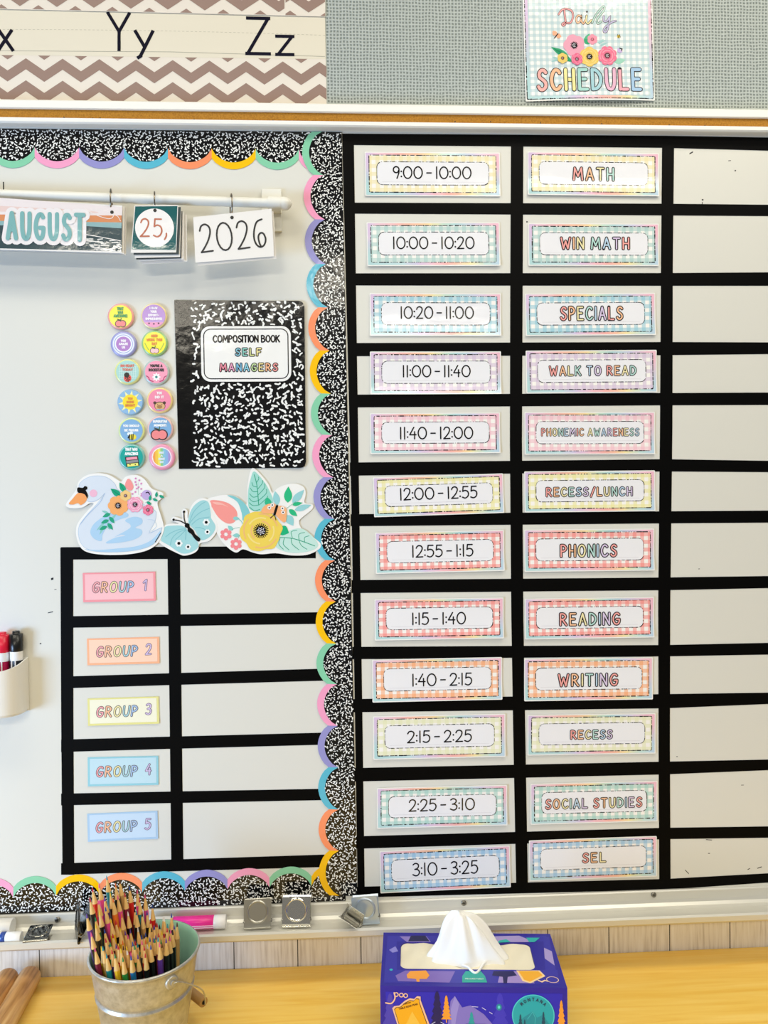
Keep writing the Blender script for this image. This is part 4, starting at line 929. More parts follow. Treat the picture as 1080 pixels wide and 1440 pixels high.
mb = MB()
for p in ([(620, 420), (500, 420), (510, 370), (560, 340), (620, 345)], [(620, 425), (650, 360), (710, 375), (720, 430), (710, 500), (670, 490)]): mb.poly(FP(p), .0017, R_('#F9B47E'))
mb.ribbon([fl(634, 360), fl(612, 432)], 22 * q, .0019, R_('#111111')); mb.ribbon([fl(610, 435), fl(575, 466)], 6 * q, .0019, R_('#111111')); mb.ribbon([fl(612, 437), fl(624, 484)], 6 * q, .0019, R_('#111111'))
for x, y in ((565, 374), (592, 350), (683, 380), (688, 415)): mb.disc(*fl(x, y), 17 * q, .0019, R_('#F8F4F0'), 10); mb.disc(*fl(x, y), 7 * q, .002, R_('#111111'), 8)
tag(mb.build('butterfly_print', FLW), 'small orange butterfly')

# ------------------------------------------------------------------ group cards
GC = [(1, ((117, 805.6), (219, 803.7), (219.3, 844.4), (117, 846.7)), '#F8BFC3', '#F2969E', 'pink'), (2, ((122.6, 897.8), (224.4, 895.6), (224.4, 932.6), (123, 935.6)), '#FBD3B8', '#F8B58A', 'peach'), (3, ((123.7, 982.2), (223.7, 979), (223.7, 1017.4), (123.7, 1020.4)), '#F3F0D6', '#E6E090', 'cream yellow'),
      (4, ((123.5, 1064.5), (223.2, 1063), (223, 1103), (124, 1105.8)), '#C0DFEA', '#94CEDA', 'aqua'), (5, ((122.8, 1144), (222, 1140), (222.5, 1179), (124, 1183.5)), '#C7DDF0', '#ABCBE6', 'pale blue')]
for n, quad, face, edge, cn in GC:
    mw, w, h = quadframe(*quad, off=.0004); zf = curl_fn(w, h, rnd, .35)
    mb = MB(zf); mb.rrgrid(-w / 2, w / 2, -h / 2, h / 2, .0005, .0004, mat(edge, .45), 10, 4, z0=0)
    o = mb.build('group_card', mw=mw); tag(o, f'{cn} card reading GROUP {n} in the small tape grid', 'card', 'group cards in the small grid')
    mb = MB(zf); e = .0032; mb.rrgrid(-w / 2 + e, w / 2 - e, -h / 2 + e, h / 2 - e * .7, .0004, .0006, mat(face, .45), 10, 4); fp = mb.build('face_panel', o)
    mb = MB(zf); cols = [mat(c, .4) for c in ('#F6A9AE', '#F9C09A', '#F1E7A8', '#A9D3D8', '#A9C6E8')]
    text(mb, 'GROUP', -.0095, .0, .0185, .0635, .0036, .0008, mat('#5E5054', .4), cols, .0019, gap=.32, slant=.14)
    text(mb, '|' if n == 1 else str(n), .0385, .002, .019, .0105, .0033, .0008, mat('#6E5E74', .4), [mat('#D3C0E4', .4)], .0017, slant=.1)
    mb.build('lettering', fp)

# ------------------------------------------------------------------ calendar rod with three flip packs
RY = -.024
PLA = mat('#ECEBE2', .35)
rod = empty('calendar_rod', Matrix.Translation(at(384, 286, 0))); tag(rod, 'white plastic rod with bracket, carrying the calendar cards on three rings', 'rod')
inv = rod.matrix_basis.inverted()
a, b = inv @ at(-60, 271.5, RY), inv @ at(398, 286.3, RY); d = (b - a)
mb = MB(); mb.tube([a, b], .0070, PLA, 20); mb.build('pole', rod)
mb = MB(); c0 = inv @ at(404, 287, RY); prof = [(b - d.normalized() * .004), b + d.normalized() * .001, b + d.normalized() * .006, b + d.normalized() * .0105, b + d.normalized() * .0135]
mb.tube(prof, [.0092, .0098, .0094, .0066, .0015], PLA, 20); mb.build('end_cap', rod)
mb = MB(); p, q_ = inv @ at(368, 267.5, 0), inv @ at(397, 327, 0)
mb.box((p.x, -.006, q_.z), (q_.x, -.0001, p.z), PLA); mb.build('bracket_plate', rod, bevel=.001)
mb = MB(); mb.tube([b - d.normalized() * .022, b - d.normalized() * .003], .0098, PLA, 20); cz = (inv @ at(384, 286.5, RY)).z; mb.box((b.x - .021, RY, cz - .008), (b.x - .004, -.004, cz + .008), PLA); mb.build('collar', rod)
STEEL = mat('#8C8478', .25, metal=1.0); CARDW = mat('#EDEAE6', .4)
def ring(parent, px, ytop, ybot, yaw):
    inv = parent.matrix_basis.inverted()
    t, bt = at(px, ytop, RY), at(px, ybot, RY - .006); c = (t + bt) / 2; R = (t - bt).length / 2 - .0006; mb = MB(); pts = []
    for i in range(33):
        th = 2 * PI * i / 32; pts.append(inv @ (c + Vector((math.sin(yaw) * math.cos(th) * R, -math.cos(yaw) * math.cos(th) * R, math.sin(th) * R))))
    mb.tube(pts, .0011, STEEL, 8, cap=False); mb.build('binder_ring', parent)
PY_ = -.0400                                # the front cards' plane, the rings' near side
def pack(name, label, quad, backs, face_fn, hole):
    P = empty(name, bmw((quad[0][0] + quad[2][0]) / 2, (quad[0][1] + quad[2][1]) / 2, 0, 0, PY_)); tag(P, label, 'calendar cards', 'calendar card packs on the rod')
    Lq = local(P.matrix_basis, PY_)
    for k, (dx, dy, dz, rot, col) in enumerate(backs):
        mb = MB(); pts = [Lq(*p) for p in quad]; cx, cy = sum(p[0] for p in pts) / 4, sum(p[1] for p in pts) / 4
        pts = [((x - cx) * math.cos(rot) - (y - cy) * math.sin(rot) + cx + dx * PX, (x - cx) * math.sin(rot) + (y - cy) * math.cos(rot) + cy - dy * PX) for x, y in pts]
        mb.plate(pts, -dz - .0005, -dz, mat(col, .4)); mb.build('back_card', P)
    mb = MB(); mb.plate([Lq(*p) for p in quad], -.0004, 0, CARDW); fc = mb.build('front_card', P)
    face_fn(fc, Lq)
    mb = MB(); mb.disc(*Lq(*hole), .0026, .00035, BLK, 14); mb.build('punch_hole', fc)
    return P
def aug(fc, Lq):
    mb = MB(); f = lambda x, y: Lq(x / 5.4, 260 + y / 5.4)
    mb.poly([f(-900, 30), f(928, 168), f(925, 505), f(-900, 460)], .0001, R_('#3C4E52'))
    mb.poly([f(-900, 30), f(928, 168), f(928, 232), f(640, 232), f(-900, 215)], .00015, R_('#EDE3E2')); mb.poly([f(-900, 215), f(640, 232), f(924, 232), f(924, 285), f(640, 282), f(-900, 262)], .00015, R_('#DB9062'))
    mb.poly([f(-900, 262), f(640, 282), f(924, 285), f(922, 330), f(640, 312), f(-900, 300)], .00015, R_('#8FB4B6')); mb.poly(smooth_pts([f(700, 200), f(300, 175), f(-300, 150), f(-300, 190), f(300, 210), f(700, 215)], 4, True), .0002, R_('#E9CFC8'))
    r = random.Random(5)
    for i in range(60):
        x = r.uniform(640, 915); y = 395 + (x - 640) * .06 + r.random() ** .6 * (505 - 395 - (x - 640) * .06) * min(1, .35 + (x - 640) / 160)
        mb.ribbon([f(x, y), f(min(918, x + r.uniform(15, 50)), y + r.uniform(-6, 6))], .0016, .0002, R_('#E4E2DC'))
    mb.ribbon(smooth_pts([f(440, 372), f(560, 366), f(700, 385), f(915, 425)]), .0011, .0003, R_('#EFEBE6')); mb.ribbon(smooth_pts([f(640, 175), f(720, 225), f(830, 258), f(860, 225), f(780, 190), f(690, 185)]), .0009, .0003, R_('#F6EFEC')); mb.ribbon(smooth_pts([f(860, 225), f(895, 240), f(915, 275)]), .0008, .0003, R_('#F6EFEC'))
    mb.build('painted_print', fc)
    mb = MB(); ca, cb = f(350, 318); tw, th = 560 / 5.4 * PX, 208 / 5.4 * PX
    mb.mod, mb.st = 211, 2e-6; text(mb, 'AUGUST', ca, cb, th + .0122, tw + .0122, .0186, .0004, mat('#EFE9E8', .35, lam=True), gap=.44, ang=-.02, fat=True); mb.mod = 17; text(mb, 'AUGUST', ca, cb, th, tw, .0062, .0014, mat('#7FB3B2', .35, lam=True), gap=.44, ang=-.02)
    mb.build('lettering', fc)
pk = pack('month_card_pack', 'wide AUGUST calendar card on one ring, hanging at the left of the rod', ((-170, 270), (172, 289), (171.2, 356), (-170, 346)), [(2.5, .5, .0022, 0, '#E9E6E0'), (4.3, 1.2, .0045, .001, '#DAD5CC')], aug, (157.5, 298.5)); ring(pk, 156.5, 268, 300, .22)
def day(fc, Lq):
    mb = MB(); f = lambda x, y: Lq(180 + x / 4.5, 260 + y / 4.5)
    mb.poly([f(46, 136), f(313, 134), f(302, 413), f(24, 408)], .0001, R_('#1F5F60')); c = f(168, 272); mb.disc(*c, 25.6 * PX, .0002, R_('#F5F2EF'), 40); pr = mb.build('face_print', fc)
    mb = MB(); ca, cb = f(147, 272); text(mb, '25', ca, cb, 25.5 * PX, 30 * PX, 2.1 * PX, .0004, R_('#C07258'), gap=.28, ang=-.02); ca, cb = f(240, 320); mb.ribbon(smooth_pts([f(243, 308), f(242, 325), f(232, 345)]), 2.1 * PX, .0004, R_('#C07258')); mb.build('lettering', pr)
pk = pack('day_card_pack', 'square teal calendar card reading 25 in white circle, thick stack behind', ((189.3, 289), (250.7, 288.4), (247.8, 355), (184, 355.5)), [(3, 2, .0016, .0, '#2B3C42'), (4, 5.5, .003, .012, '#EDEAE6'), (5, 7, .0045, .02, '#233238'), (7.5, 8.5, .006, .03, '#EDEAE6'), (9, 10, .0075, .04, '#DCD8D2'), (11, 11, .009, .05, '#EDEAE6')], day, (218, 296)); ring(pk, 217.5, 271.5, 298, .22)
def year(fc, Lq):
    mb = MB(); f = lambda x, y: Lq(180 + x / 4.5, 260 + y / 4.5); ca, cb = f(662, 322)
    text(mb, '2026', ca, cb, 39 * PX, 89 * PX, 2.3 * PX, .0003, mat('#17171C', .4), gap=.24, ang=.095); mb.build('lettering', fc)
pk = pack('year_card_pack', 'white calendar card reading 2026, tilted, hanging at the right of the rod', ((271.6, 305.6), (382, 293.3), (385.5, 360.4), (275, 369.5)), [(2.5, 3, .002, .008, '#E4E0DA')], year, (326.3, 306)); ring(pk, 325, 274.5, 307.5, .22)

# ------------------------------------------------------------------ marker cup and its markers
cx_, zt, zb = at(-.8, 925, 0).x, at(38, 924, 0).z, at(5, 1011, -.045).z
cup = empty('marker_cup', Matrix.Translation((cx_, -.0003, zb))); tag(cup, 'white rounded marker cup stuck to the whiteboard at the left edge', 'cup')
mb = MB(); PW = mat('#EFEEE8', .3); H_ = zt - zb; A_, B_ = .0435, .047
def cupring(ax, bx_, zfun):
    return [(ax * math.copysign(abs(math.cos(t)) ** .72, math.cos(t)), -bx_ * math.sin(t) ** .72, zfun(math.sin(t))) for t in [PI * min(1, max(0, i / 32)) for i in range(33)] for t in [min(PI - 1e-9, t)]]
o1 = cupring(A_ * .93, B_ * .93, lambda s: 0.0); o2 = cupring(A_, B_, lambda s: .004); o3 = cupring(A_, B_, lambda s: H_ - .013 * s); i3 = cupring(A_ - .0022, B_ - .0022, lambda s: H_ - .013 * s); i1 = cupring(A_ * .9, B_ * .9, lambda s: .003)
rings = [o1, o2, o3, i3, i1]; vs_ = [v for r in rings for v in r]; fs = []
for k in range(4):
    for i in range(32): fs.append((k * 33 + i + 1, k * 33 + i, (k + 1) * 33 + i, (k + 1) * 33 + i + 1))
fs += [tuple(range(33)), tuple(range(4 * 33, 5 * 33))]; mb.add(vs_, fs, PW); mb.build('holder', cup)
mb = MB(); mb.box((-A_, -.002, 0), (A_, 0, H_), PW); mb.build('back_plate', cup)
def cup_marker(px, py, label, capc, bodyc, yy, r):
    top = at(px, py, yy); base = Vector((top.x - .003, yy + .002, zb + .006)); o = empty('dry_erase_marker', Matrix.Translation(base)); tag(o, label, 'marker', 'markers in the wall cup')
    h = top.z - base.z; W_ = mat('#F3F2F0', .3)
    mb = MB(); mb.tube([(0, 0, 0), (0, 0, h - .044)], r * .97, mat(bodyc, .3), 24); bd = mb.build('barrel', o)
    mb = MB()
    for dx in (-.35, .15): mb.tube([(dx * r * 1.2, -r * .92, h - .075), (dx * r * 1.2, -r * .92, h - .044)], r * .12, W_, 6)
    mb.build('label_stripes', bd)
    mb = MB(); mb.tube([(0, 0, h - .044), (0, 0, h - .0305)], r, W_, 24); mb.build('collar', o)
    mb = MB(); mb.tube([(0, 0, h - .0305), (0, 0, h - .030), (0, 0, h - .0048), (0, 0, h - .0047), (0, 0, h - .0045), (0, 0, h)], [r, r * 1.02, r * 1.06, r * .9, r * .62, r * .55], mat(capc, .3), 24); mb.build('cap', o)
cup_marker(5.5, 889, 'red-capped marker with pink label in the wall cup', '#E0183C', '#B3124A', -.0125, .0094)
cup_marker(24.6, 887.5, 'black-capped marker with white collar in the wall cup', '#0C0C0D', '#111113', -.0125, .0092)

# ------------------------------------------------------------------ desk
DZ = CAMZ - .7365
def deskmat():
    m, nt, p = nodemat('honey_maple_laminate')
    geo = N(nt, 'ShaderNodeNewGeometry'); mp = N(nt, 'ShaderNodeMapping'); mp.inputs['Scale'].default_value = (5, 75, 1); nt.links.new(geo.outputs['Position'], mp.inputs[0])
    nz = N(nt, 'ShaderNodeTexNoise'); nz.inputs['Scale'].default_value = 1; nz.inputs['Detail'].default_value = 5; nz.inputs['Distortion'].default_value = .8; nt.links.new(mp.outputs[0], nz.inputs['Vector'])
    nt.links.new(ramp(nt, nz.outputs['Fac'], [(.3, '#F5C555'), (.5, '#FBD268'), (.7, '#FFDB7A')]), p.inputs['Base Color']); p.inputs['Roughness'].default_value = .33
    return m
desk = empty('desk', Matrix.Translation((0, -.37, 0))); tag(desk, 'honey maple desk pushed against the wall below the whiteboard', 'desk')
mb = MB(); mb.box((-1.1, -.37, DZ - .03), (1.3, .382, DZ), deskmat()); mb.build('desktop', desk, bevel=.002)
for x in (-1.06, 1.24):
    for y in (-.33, .33): mb = MB(); mb.box((x - .025, y - .025, 0), (x + .025, y + .025, DZ - .03), mat('#6A6660', .4, metal=.6)); mb.build('leg', desk)

# ------------------------------------------------------------------ wooden rods at the left
def rodwood():
    m, nt, p = nodemat('oiled_oak')
    tc = N(nt, 'ShaderNodeTexCoord'); mp = N(nt, 'ShaderNodeMapping'); mp.inputs['Scale'].default_value = (110, 7, 110); nt.links.new(tc.outputs['Object'], mp.inputs[0])
    nz = N(nt, 'ShaderNodeTexNoise'); nz.inputs['Scale'].default_value = 1; nz.inputs['Detail'].default_value = 4; nt.links.new(mp.outputs[0], nz.inputs['Vector'])
    nt.links.new(ramp(nt, nz.outputs['Fac'], [(.32, '#93622F'), (.5, '#CE9C5E'), (.68, '#E6BE84')]), p.inputs['Base Color']); p.inputs['Roughness'].default_value = .4
    return m
RW = rodwood()
for (px, py), (qx, qy), lab in (((43, 1372), (-2, 1452), 'thick round wooden rod lying on the desk, nearer the bucket'), ((12, 1375), (-36, 1452), 'thick round wooden rod lying on the desk, cut off by the left edge')):
    r = .0165; a, b = atz(px, py, DZ + r), atz(qx, qy, DZ + r); d = (b - a).normalized()
    o = empty('wooden_rod', Matrix.Translation(a)); tag(o, lab, 'wooden rod', 'wooden rods on the desk')
    mb = MB(); e = b - a + d * .05; f = d * 1.0
    mb.tube([f * -.0035, f * -.002, f * .002, f * .006, e * .3, e * .6, e], [r * .55, r * .85, r * .97, r, r, r, r], RW, 28); 
    bod = mb.build('shaft', o)

# ------------------------------------------------------------------ pail of coloured pencils
ZRIM = DZ + .138
pl, pr = atz(126.5, 1341, ZRIM), atz(282, 1329, ZRIM); pf, pb_ = atz(178, 1378, ZRIM), atz(224, 1294, ZRIM)
RIM = ((pl - pr).length + (pf - pb_).length) / 4; PC = (pl + pr + pf + pb_) / 4; BASE = RIM * .70
def galv():
    m, nt, p = nodemat('galvanized_steel')
    tc = N(nt, 'ShaderNodeTexCoord'); nz = N(nt, 'ShaderNodeTexNoise'); nz.inputs['Scale'].default_value = 110; nz.inputs['Detail'].default_value = 6; nz.inputs['Roughness'].default_value = .65; nt.links.new(tc.outputs['Object'], nz.inputs['Vector'])
    nt.links.new(ramp(nt, nz.outputs['Fac'], [(.34, '#AEACA4'), (.5, '#C0BEB6'), (.68, '#CECCC4')]), p.inputs['Base Color'])
    r = N(nt, 'ShaderNodeMapRange'); r.inputs[3].default_value = .22; r.inputs[4].default_value = .48; nt.links.new(nz.outputs['Fac'], r.inputs[0]); nt.links.new(r.outputs[0], p.inputs['Roughness']); p.inputs['Metallic'].default_value = .62
    return m
GV = galv()
pail = empty('metal_pail', Matrix.Translation((PC.x, PC.y, DZ))); tag(pail, 'galvanized metal pail with mint green inside, full of colored pencils', 'bucket')
def wallr(z): return BASE + (RIM - BASE) * z / .138
mb = MB(); prof = [(0, .0002), (BASE - .002, .0002), (BASE, .002)] + [(wallr(z), z) for z in (.02, .04, .06, .085)] + [(wallr(.0865) + .0012, .0865), (wallr(.089) + .0012, .089), (wallr(.0905) - .0012, .0905), (wallr(.093) - .0012, .093), (wallr(.095), .095)] + [(wallr(z), z) for z in (.1, .11, .125, .1335)] + [(RIM + .0016, .135), (RIM + .0022, .137), (RIM + .0014, .139), (RIM - .0004, .1392)]
mb.lathe(prof, GV, 64); mb.build('shell', pail)
mb = MB(); mb.lathe([(RIM - .0004, .1392), (RIM - .0018, .137)] + [(wallr(z) - .002, z) for z in (.13, .1, .06, .03, .006)] + [(0, .006)], mat('#A6DCC0', .35), 64); tag(mb.build('lining', pail), 'mint green inside')
ea = math.radians(-47)
def polar(a, r, z): return Vector((r * math.cos(a), r * math.sin(a), z))
ears = []
for a in (ea, ea + PI):
    p = polar(a, wallr(.122), .122); n = polar(a, 1, 0); mb = MB()
    mb.tube([p - n * .001, p + n * .0015, p + n * .0025], [.0088, .0088, .0072], GV, 20); mb.tube([p + n * .002, p + n * .005], .0034, GV, 12); mb.build('ear', pail); ears.append(p + n * .0042)
W1, W2 = ears; mid = ea + PI / 2; dm = polar(mid, 1, 0); ax = polar(ea, 1, 0)
g1_ = polar(mid, RIM + .004, .040) + ax * .024; g2_ = polar(mid, RIM + .004, .040) - ax * .024
mb = MB(); P1 = [W1, W1 + dm * .012 + Vector((0, 0, -.004)), (W1 + g1_) / 2 + dm * .016 + ax * .006, g1_ + ax * .004, g1_ - ax * .002]
P2 = [g2_ + ax * .002, g2_ - ax * .004, (W2 + g2_) / 2 + dm * .016 - ax * .006, W2 + dm * .012 + Vector((0, 0, -.004)), W2]
def sm3(P, k=6):
    xy = smooth_pts([(p.x, p.y) for p in P], k); zz = smooth_pts([(p.z, 0) for p in P], k); return [Vector((a[0], a[1], b[0])) for a, b in zip(xy, zz)]
mb.tube(sm3(P1), .0011, GV, 10); mb.tube(sm3(P2), .0011, GV, 10); bail = mb.build('bail', pail)
mb = MB(); mb.tube([g1_, g1_ - ax * .001, g2_ + ax * .001, g2_], [.0062, .0068, .0068, .0062], mat('#B58A4E', .4), 20); mb.tube([g1_ + ax * .0004, g1_ + ax * .0002], .003, BLK, 14); mb.build('wooden_grip', bail)

# pencils: hexagonal barrels fanned from a packed base, so that no two cross
WOODC = mat('#E6BC74', .6)
BARRELS = [('black', '#121214')] * 9 + [('blue', '#1E6FA8'), ('teal', '#1C8C98'), ('red', '#D5281F'), ('green', '#2E8A3A'), ('purple', '#5B2F86'), ('maroon', '#7E1E3A'), ('natural wood', '#C99A5A'), ('grey', '#5C5E56'), ('yellow', '#EBB520'), ('orange', '#E87A28'), ('pink', '#EC4C9C'), ('navy', '#232F5E')]
LEADS = [('red', '#C22034'), ('black', '#15131A'), ('brown', '#5A3420'), ('blue', '#2C4C9C'), ('green', '#1F8A4C'), ('pink', '#E4568C'), ('orange', '#E2702C'), ('purple', '#5A3C98'), ('yellow', '#E8C22C'), ('teal', '#1F8FA0'), ('white', '#E9E6E0')]
pm = {}
def pencil_mesh(kind, r, l, m):
    key = (kind, round(l, 3), m.name)
    if key in pm: return pm[key]
    mb = MB()
    if kind == 'b': mb.tube([(0, 0, 0), (0, 0, l)], r, m, 6, smooth=False)
    elif kind == 'w': mb.tube([(0, 0, 0), (0, 0, .0008), (0, 0, .0165)], [r * .97, r * .93, r * .28], m, 12)
    else: mb.tube([(0, 0, 0), (0, 0, .0045), (0, 0, .006)], [r * .32, r * .16, r * .04], m, 8)
    o = mb.build('tmp'); me = o.data; bpy.data.objects.remove(o); pm[key] = me
    return me
pr_ = random.Random(12); SPC = .0077; rbase = BASE - .0075
cand = []
for i in range(-9, 10):
    for j in range(-9, 10):
        x, y = (i + .5 * (j % 2)) * SPC, j * SPC * .866
        if math.hypot(x, y) < rbase: cand.append((x, y))
TOPC = Vector((-.0085, -.006)); TOPR = RIM - .0176
def pencil(x, y):
    nx, ny = x / rbase, y / rbase
    top = (TOPC.x + nx * TOPR + pr_.uniform(-.0012, .0012), TOPC.y + ny * TOPR + pr_.uniform(-.0012, .0012))
    zr = .132
    left = max(0, -nx); back = max(0, ny)
    tipz = .154 + .012 * left + .050 * max(0, min(1, (-nx * 1.1 + ny * .8 - .25) * 1.15)) + pr_.uniform(-.009, .010)
    if nx > .2: tipz = .155 + .008 * nx + pr_.uniform(-.006, .007)
    if ny < -.45: tipz = max(tipz, .163) + pr_.uniform(-.004, .006)
    t = tipz / zr; tip = Vector((x + (top[0] - x) * t, y + (top[1] - y) * t, tipz)); b = Vector((x, y, .0075))
    d = (tip - b); L_ = d.length; r = .0037
    bn, bc = pr_.choice(BARRELS if nx > -.15 else BARRELS[6:] + [('pink', '#EC4C9C'), ('teal', '#1C8C98'), ('white', '#EFEDE6')]); ln, lc = pr_.choice(LEADS)
    if bn != 'black' and pr_.random() < .75:
        mm = {'natural wood': 'brown', 'grey': 'black', 'navy': 'blue', 'maroon': 'red'}.get(bn, bn); z = [q for q in LEADS if q[0] == mm]
        if z: ln, lc = z[0]
    zone = 'at the left rim' if nx < -.55 else 'in the tall back cluster' if ny > .25 and nx < .1 else 'at the front rim' if ny < -.5 else 'on the low right side' if nx > .3 else 'in the crowded middle'
    bl = round((L_ - .0205) / .004) * .004; mm = mat(bc, .3)
    o = bpy.data.objects.new('colored_pencil', pencil_mesh('b', r, bl, mm)); C.objects.link(o)
    rot = d.to_track_quat('Z', 'Y').to_matrix().to_4x4() @ Matrix.Rotation(pr_.uniform(0, 1), 4, 'Z')
    o.matrix_basis = Matrix.Translation(pail.location + b + d.normalized() * (L_ - .0205 - bl)) @ rot
    tag(o, f'{bn} pencil with {ln} point {zone} of the metal pail', 'pencil', 'colored pencils in the metal pail')
    w = bpy.data.objects.new('sharpened_wood', pencil_mesh('w', r, 0, WOODC)); C.objects.link(w); w.parent = o; w.location = (0, 0, bl)
    k = bpy.data.objects.new('lead', pencil_mesh('l', r, 0, mat(lc, .45))); C.objects.link(k); k.parent = o; k.location = (0, 0, bl + .0160)
for x, y in cand: pencil(x, y)

# ------------------------------------------------------------------ things in the tray
LED = CAMZ + ZT - .0225
CHR = mat('#DAD8CF', .2, metal=.9); CHD = mat('#8C8A82', .3, metal=.9)
def clip(mw, label, s=.042, m=CHR, open_=.012):
    """square magnetic spring clip: front plate with a pressed ring, back plate, rolled spring, jaw"""
    o = empty('bulldog_clip', mw); tag(o, label, 'clip', 'metal magnetic clips in the tray')
    mb = MB(); h = s / 2
    mb.rrgrid(-h, h, 0, s, .0025, .0007, m, 8, 6, z0=0)
    c = s * .56
    for R, z in ((s * .36, .0018),):
        vs_, fs = [], []; n = 40; pf_ = [(R + .0018, .0007), (R + .0006, z), (R - .0006, z), (R - .0018, .0007)]
        for rr, zz in pf_:
            for i in range(n): vs_.append((rr * math.cos(2 * PI * i / n), c + rr * math.sin(2 * PI * i / n), zz))
        for q in range(3):
            for i in range(n): fs.append((q * n + i, q * n + (i + 1) % n, (q + 1) * n + (i + 1) % n, (q + 1) * n + i))
        mb.add(vs_, fs, m, True)
    mb.build('front_plate', o)
    mb = MB(); sl = open_ / s
    mb.add([(-h, .002, -.002), (h, .002, -.002), (h, s * .96, -open_ - .001), (-h, s * .96, -open_ - .001), (-h, .002, -.0027), (h, .002, -.0027), (h, s * .96, -open_ - .0017), (-h, s * .96, -open_ - .0017)], [(0, 1, 2, 3), (7, 6, 5, 4), (0, 4, 5, 1), (2, 6, 7, 3), (1, 5, 6, 2), (3, 7, 4, 0)], m); mb.build('back_plate', o)
    mb = MB(); mb.tube([(-h * .75, s * .2, -.0035), (h * .75, s * .2, -.0035)], .0026, CHD, 14)
    for sx in (-1, 1): mb.tube([(sx * h * .98, s * .26, .001), (sx * h * 1.04, s * .2, -.0035), (sx * h * .98, s * .26, -.008)], .0011, CHD, 8)
    mb.build('spring', o)
    mb = MB(); mb.tube([(-h, .0005, -.0012), (h, .0005, -.0012)], .002, m, 10); mb.build('jaw', o)
    return o
def stand(px, lean, Y, yaw=0, roll=0):
    p = at(px, 1310, Y); return Matrix.Translation((p.x, Y, LED + .003)) @ Matrix.Rotation(yaw, 4, 'Z') @ Matrix.Rotation(roll, 4, 'Y') @ Matrix.Rotation(PI / 2 - lean, 4, 'X')
clip(stand(362, .26, -.033, .04), 'dull grey metal clip with pressed ring, standing nearest the pink marker', .041, mat('#B4B2A8', .3, metal=.85))
clip(stand(416.5, .22, -.033, -.03), 'mirror-bright square metal clip standing in the tray, right of the dull grey clip', .043, mat('#E6E4DA', .1, metal=.95))
clip(stand(516, .14, -.033, -.15, -.12), 'bluish metal clip leaning upright in the tray next to the tissue box', .040, mat('#BCC9D6', .28, metal=.7))
p = at(489, 1300, -.030); clip(Matrix.Translation((p.x + .008, -.026, LED + .006)) @ Matrix.Rotation(2.5, 4, 'Z') @ Matrix.Rotation(1.15, 4, 'X') @ Matrix.Rotation(.45, 4, 'Z'), 'shiny clip lying on its side with open jaws, left of the bluish clip', .032, CHR, .022)
p = at(55, 1320, -.034); clip(Matrix.Translation((p.x, -.049, LED + .0075)) @ Matrix.Rotation(.08, 4, 'Z') @ Matrix.Rotation(.12, 4, 'X'), 'chrome clip lying flat in the tray beside the white markers', .034, mat('#9C9A92', .14, metal=1.0), .014)
p = at(112, 1320, -.034); clip(Matrix.Translation((p.x - .004, -.036, LED + .004)) @ Matrix.Rotation(-1.15, 4, 'Z') @ Matrix.Rotation(PI / 2 - .1, 4, 'X'), 'dark clip standing edge-on in the tray, left of the pencils', .046, mat('#55534E', .2, metal=1.0), .018)
def tray_marker(name, label, pa, pb, Y, r, parts, group=None):
    a, b = at(pa, 1300, Y), at(pb, 1300, Y); o = empty(name, Matrix.Translation((a.x, Y, LED + r))); tag(o, label, 'marker', group); l = b.x - a.x
    for nm, t0, t1, k, col in parts:
        mb = MB(); mb.tube([(l * t0, 0, 0), (l * t0 + .0004, 0, 0), (l * t1 - .0004, 0, 0), (l * t1, 0, 0)], [r * k * .93, r * k, r * k, r * k * .93], mat(col, .3), 24); mb.build(nm, o)
tray_marker('dry_erase_marker', 'pink labelled white marker lying in the tray behind the pail', 205, 318, -.022, .0098, [('cap', 0, .34, 1.05, '#F2F1EE'), ('label_band', .34, .85, .98, '#EF2F96'), ('barrel_end', .85, 1, 1.0, '#F4F3F1')], 'markers in the tray')
pk_ = C.objects[-1].parent
mb = MB()
for z_ in (-.0012, -.0040): mb.box((.066, -.0101, z_), (.104, -.0090, z_ + .0009), mat('#F6E9F0', .4))
mb.build('label_stripe', pk_)
tray_marker('dry_erase_marker', 'fat white marker at the left end of the tray, farther back', -70, 18, -.019, .0125, [('barrel', 0, 1, 1.0, '#F3F2EE')], 'markers in the tray')
tray_marker('dry_erase_marker', 'slim white marker with blue band at the left end of the tray, in front', -60, 30, -.038, .0075, [('barrel', 0, .68, 1.0, '#F3F2EE'), ('blue_band', .68, .76, 1.02, '#24489A'), ('cap', .76, 1, 1.0, '#F5F4F1')], 'markers in the tray')

# ------------------------------------------------------------------ tissue box
ZTOP = CAMZ - .612; HB = ZTOP - DZ - .0004
c1, c2, c3, c4 = atz(538.8, 1311.6, ZTOP), atz(774.6, 1313, ZTOP), atz(796.6, 1389.5, ZTOP), atz(535.3, 1386, ZTOP)
ex = ((c2 - c1) + (c3 - c4)) / 2; ey = ((c1 - c4) + (c2 - c3)) / 2; WB, DB = ex.length, ey.length; an = math.atan2(ex.y, ex.x); cc = (c1 + c2 + c3 + c4) / 4
TB = empty('tissue_box', Matrix.Translation((cc.x, cc.y, DZ + .0004)) @ Matrix.Rotation(an, 4, 'Z')); tag(TB, 'indigo illustrated tissue box with mountains and badges, on the desk', 'tissue box')
def T(c): return mat(c, .38)
IND, BLU = T('#22179A'), T('#2F2AA8')
sx0, sx1, sy0, sy1 = -WB * .395, WB * .36, -DB * .20, DB * .31
mb = MB()
slot = rrect(sx0, sx1, sy0, sy1, .010, 8)
n = len(slot)
def rect3(x0, x1, y0, y1): mb.add([(x0, y0, HB), (x1, y0, HB), (x1, y1, HB), (x0, y1, HB)], [(0, 1, 2, 3)], IND)
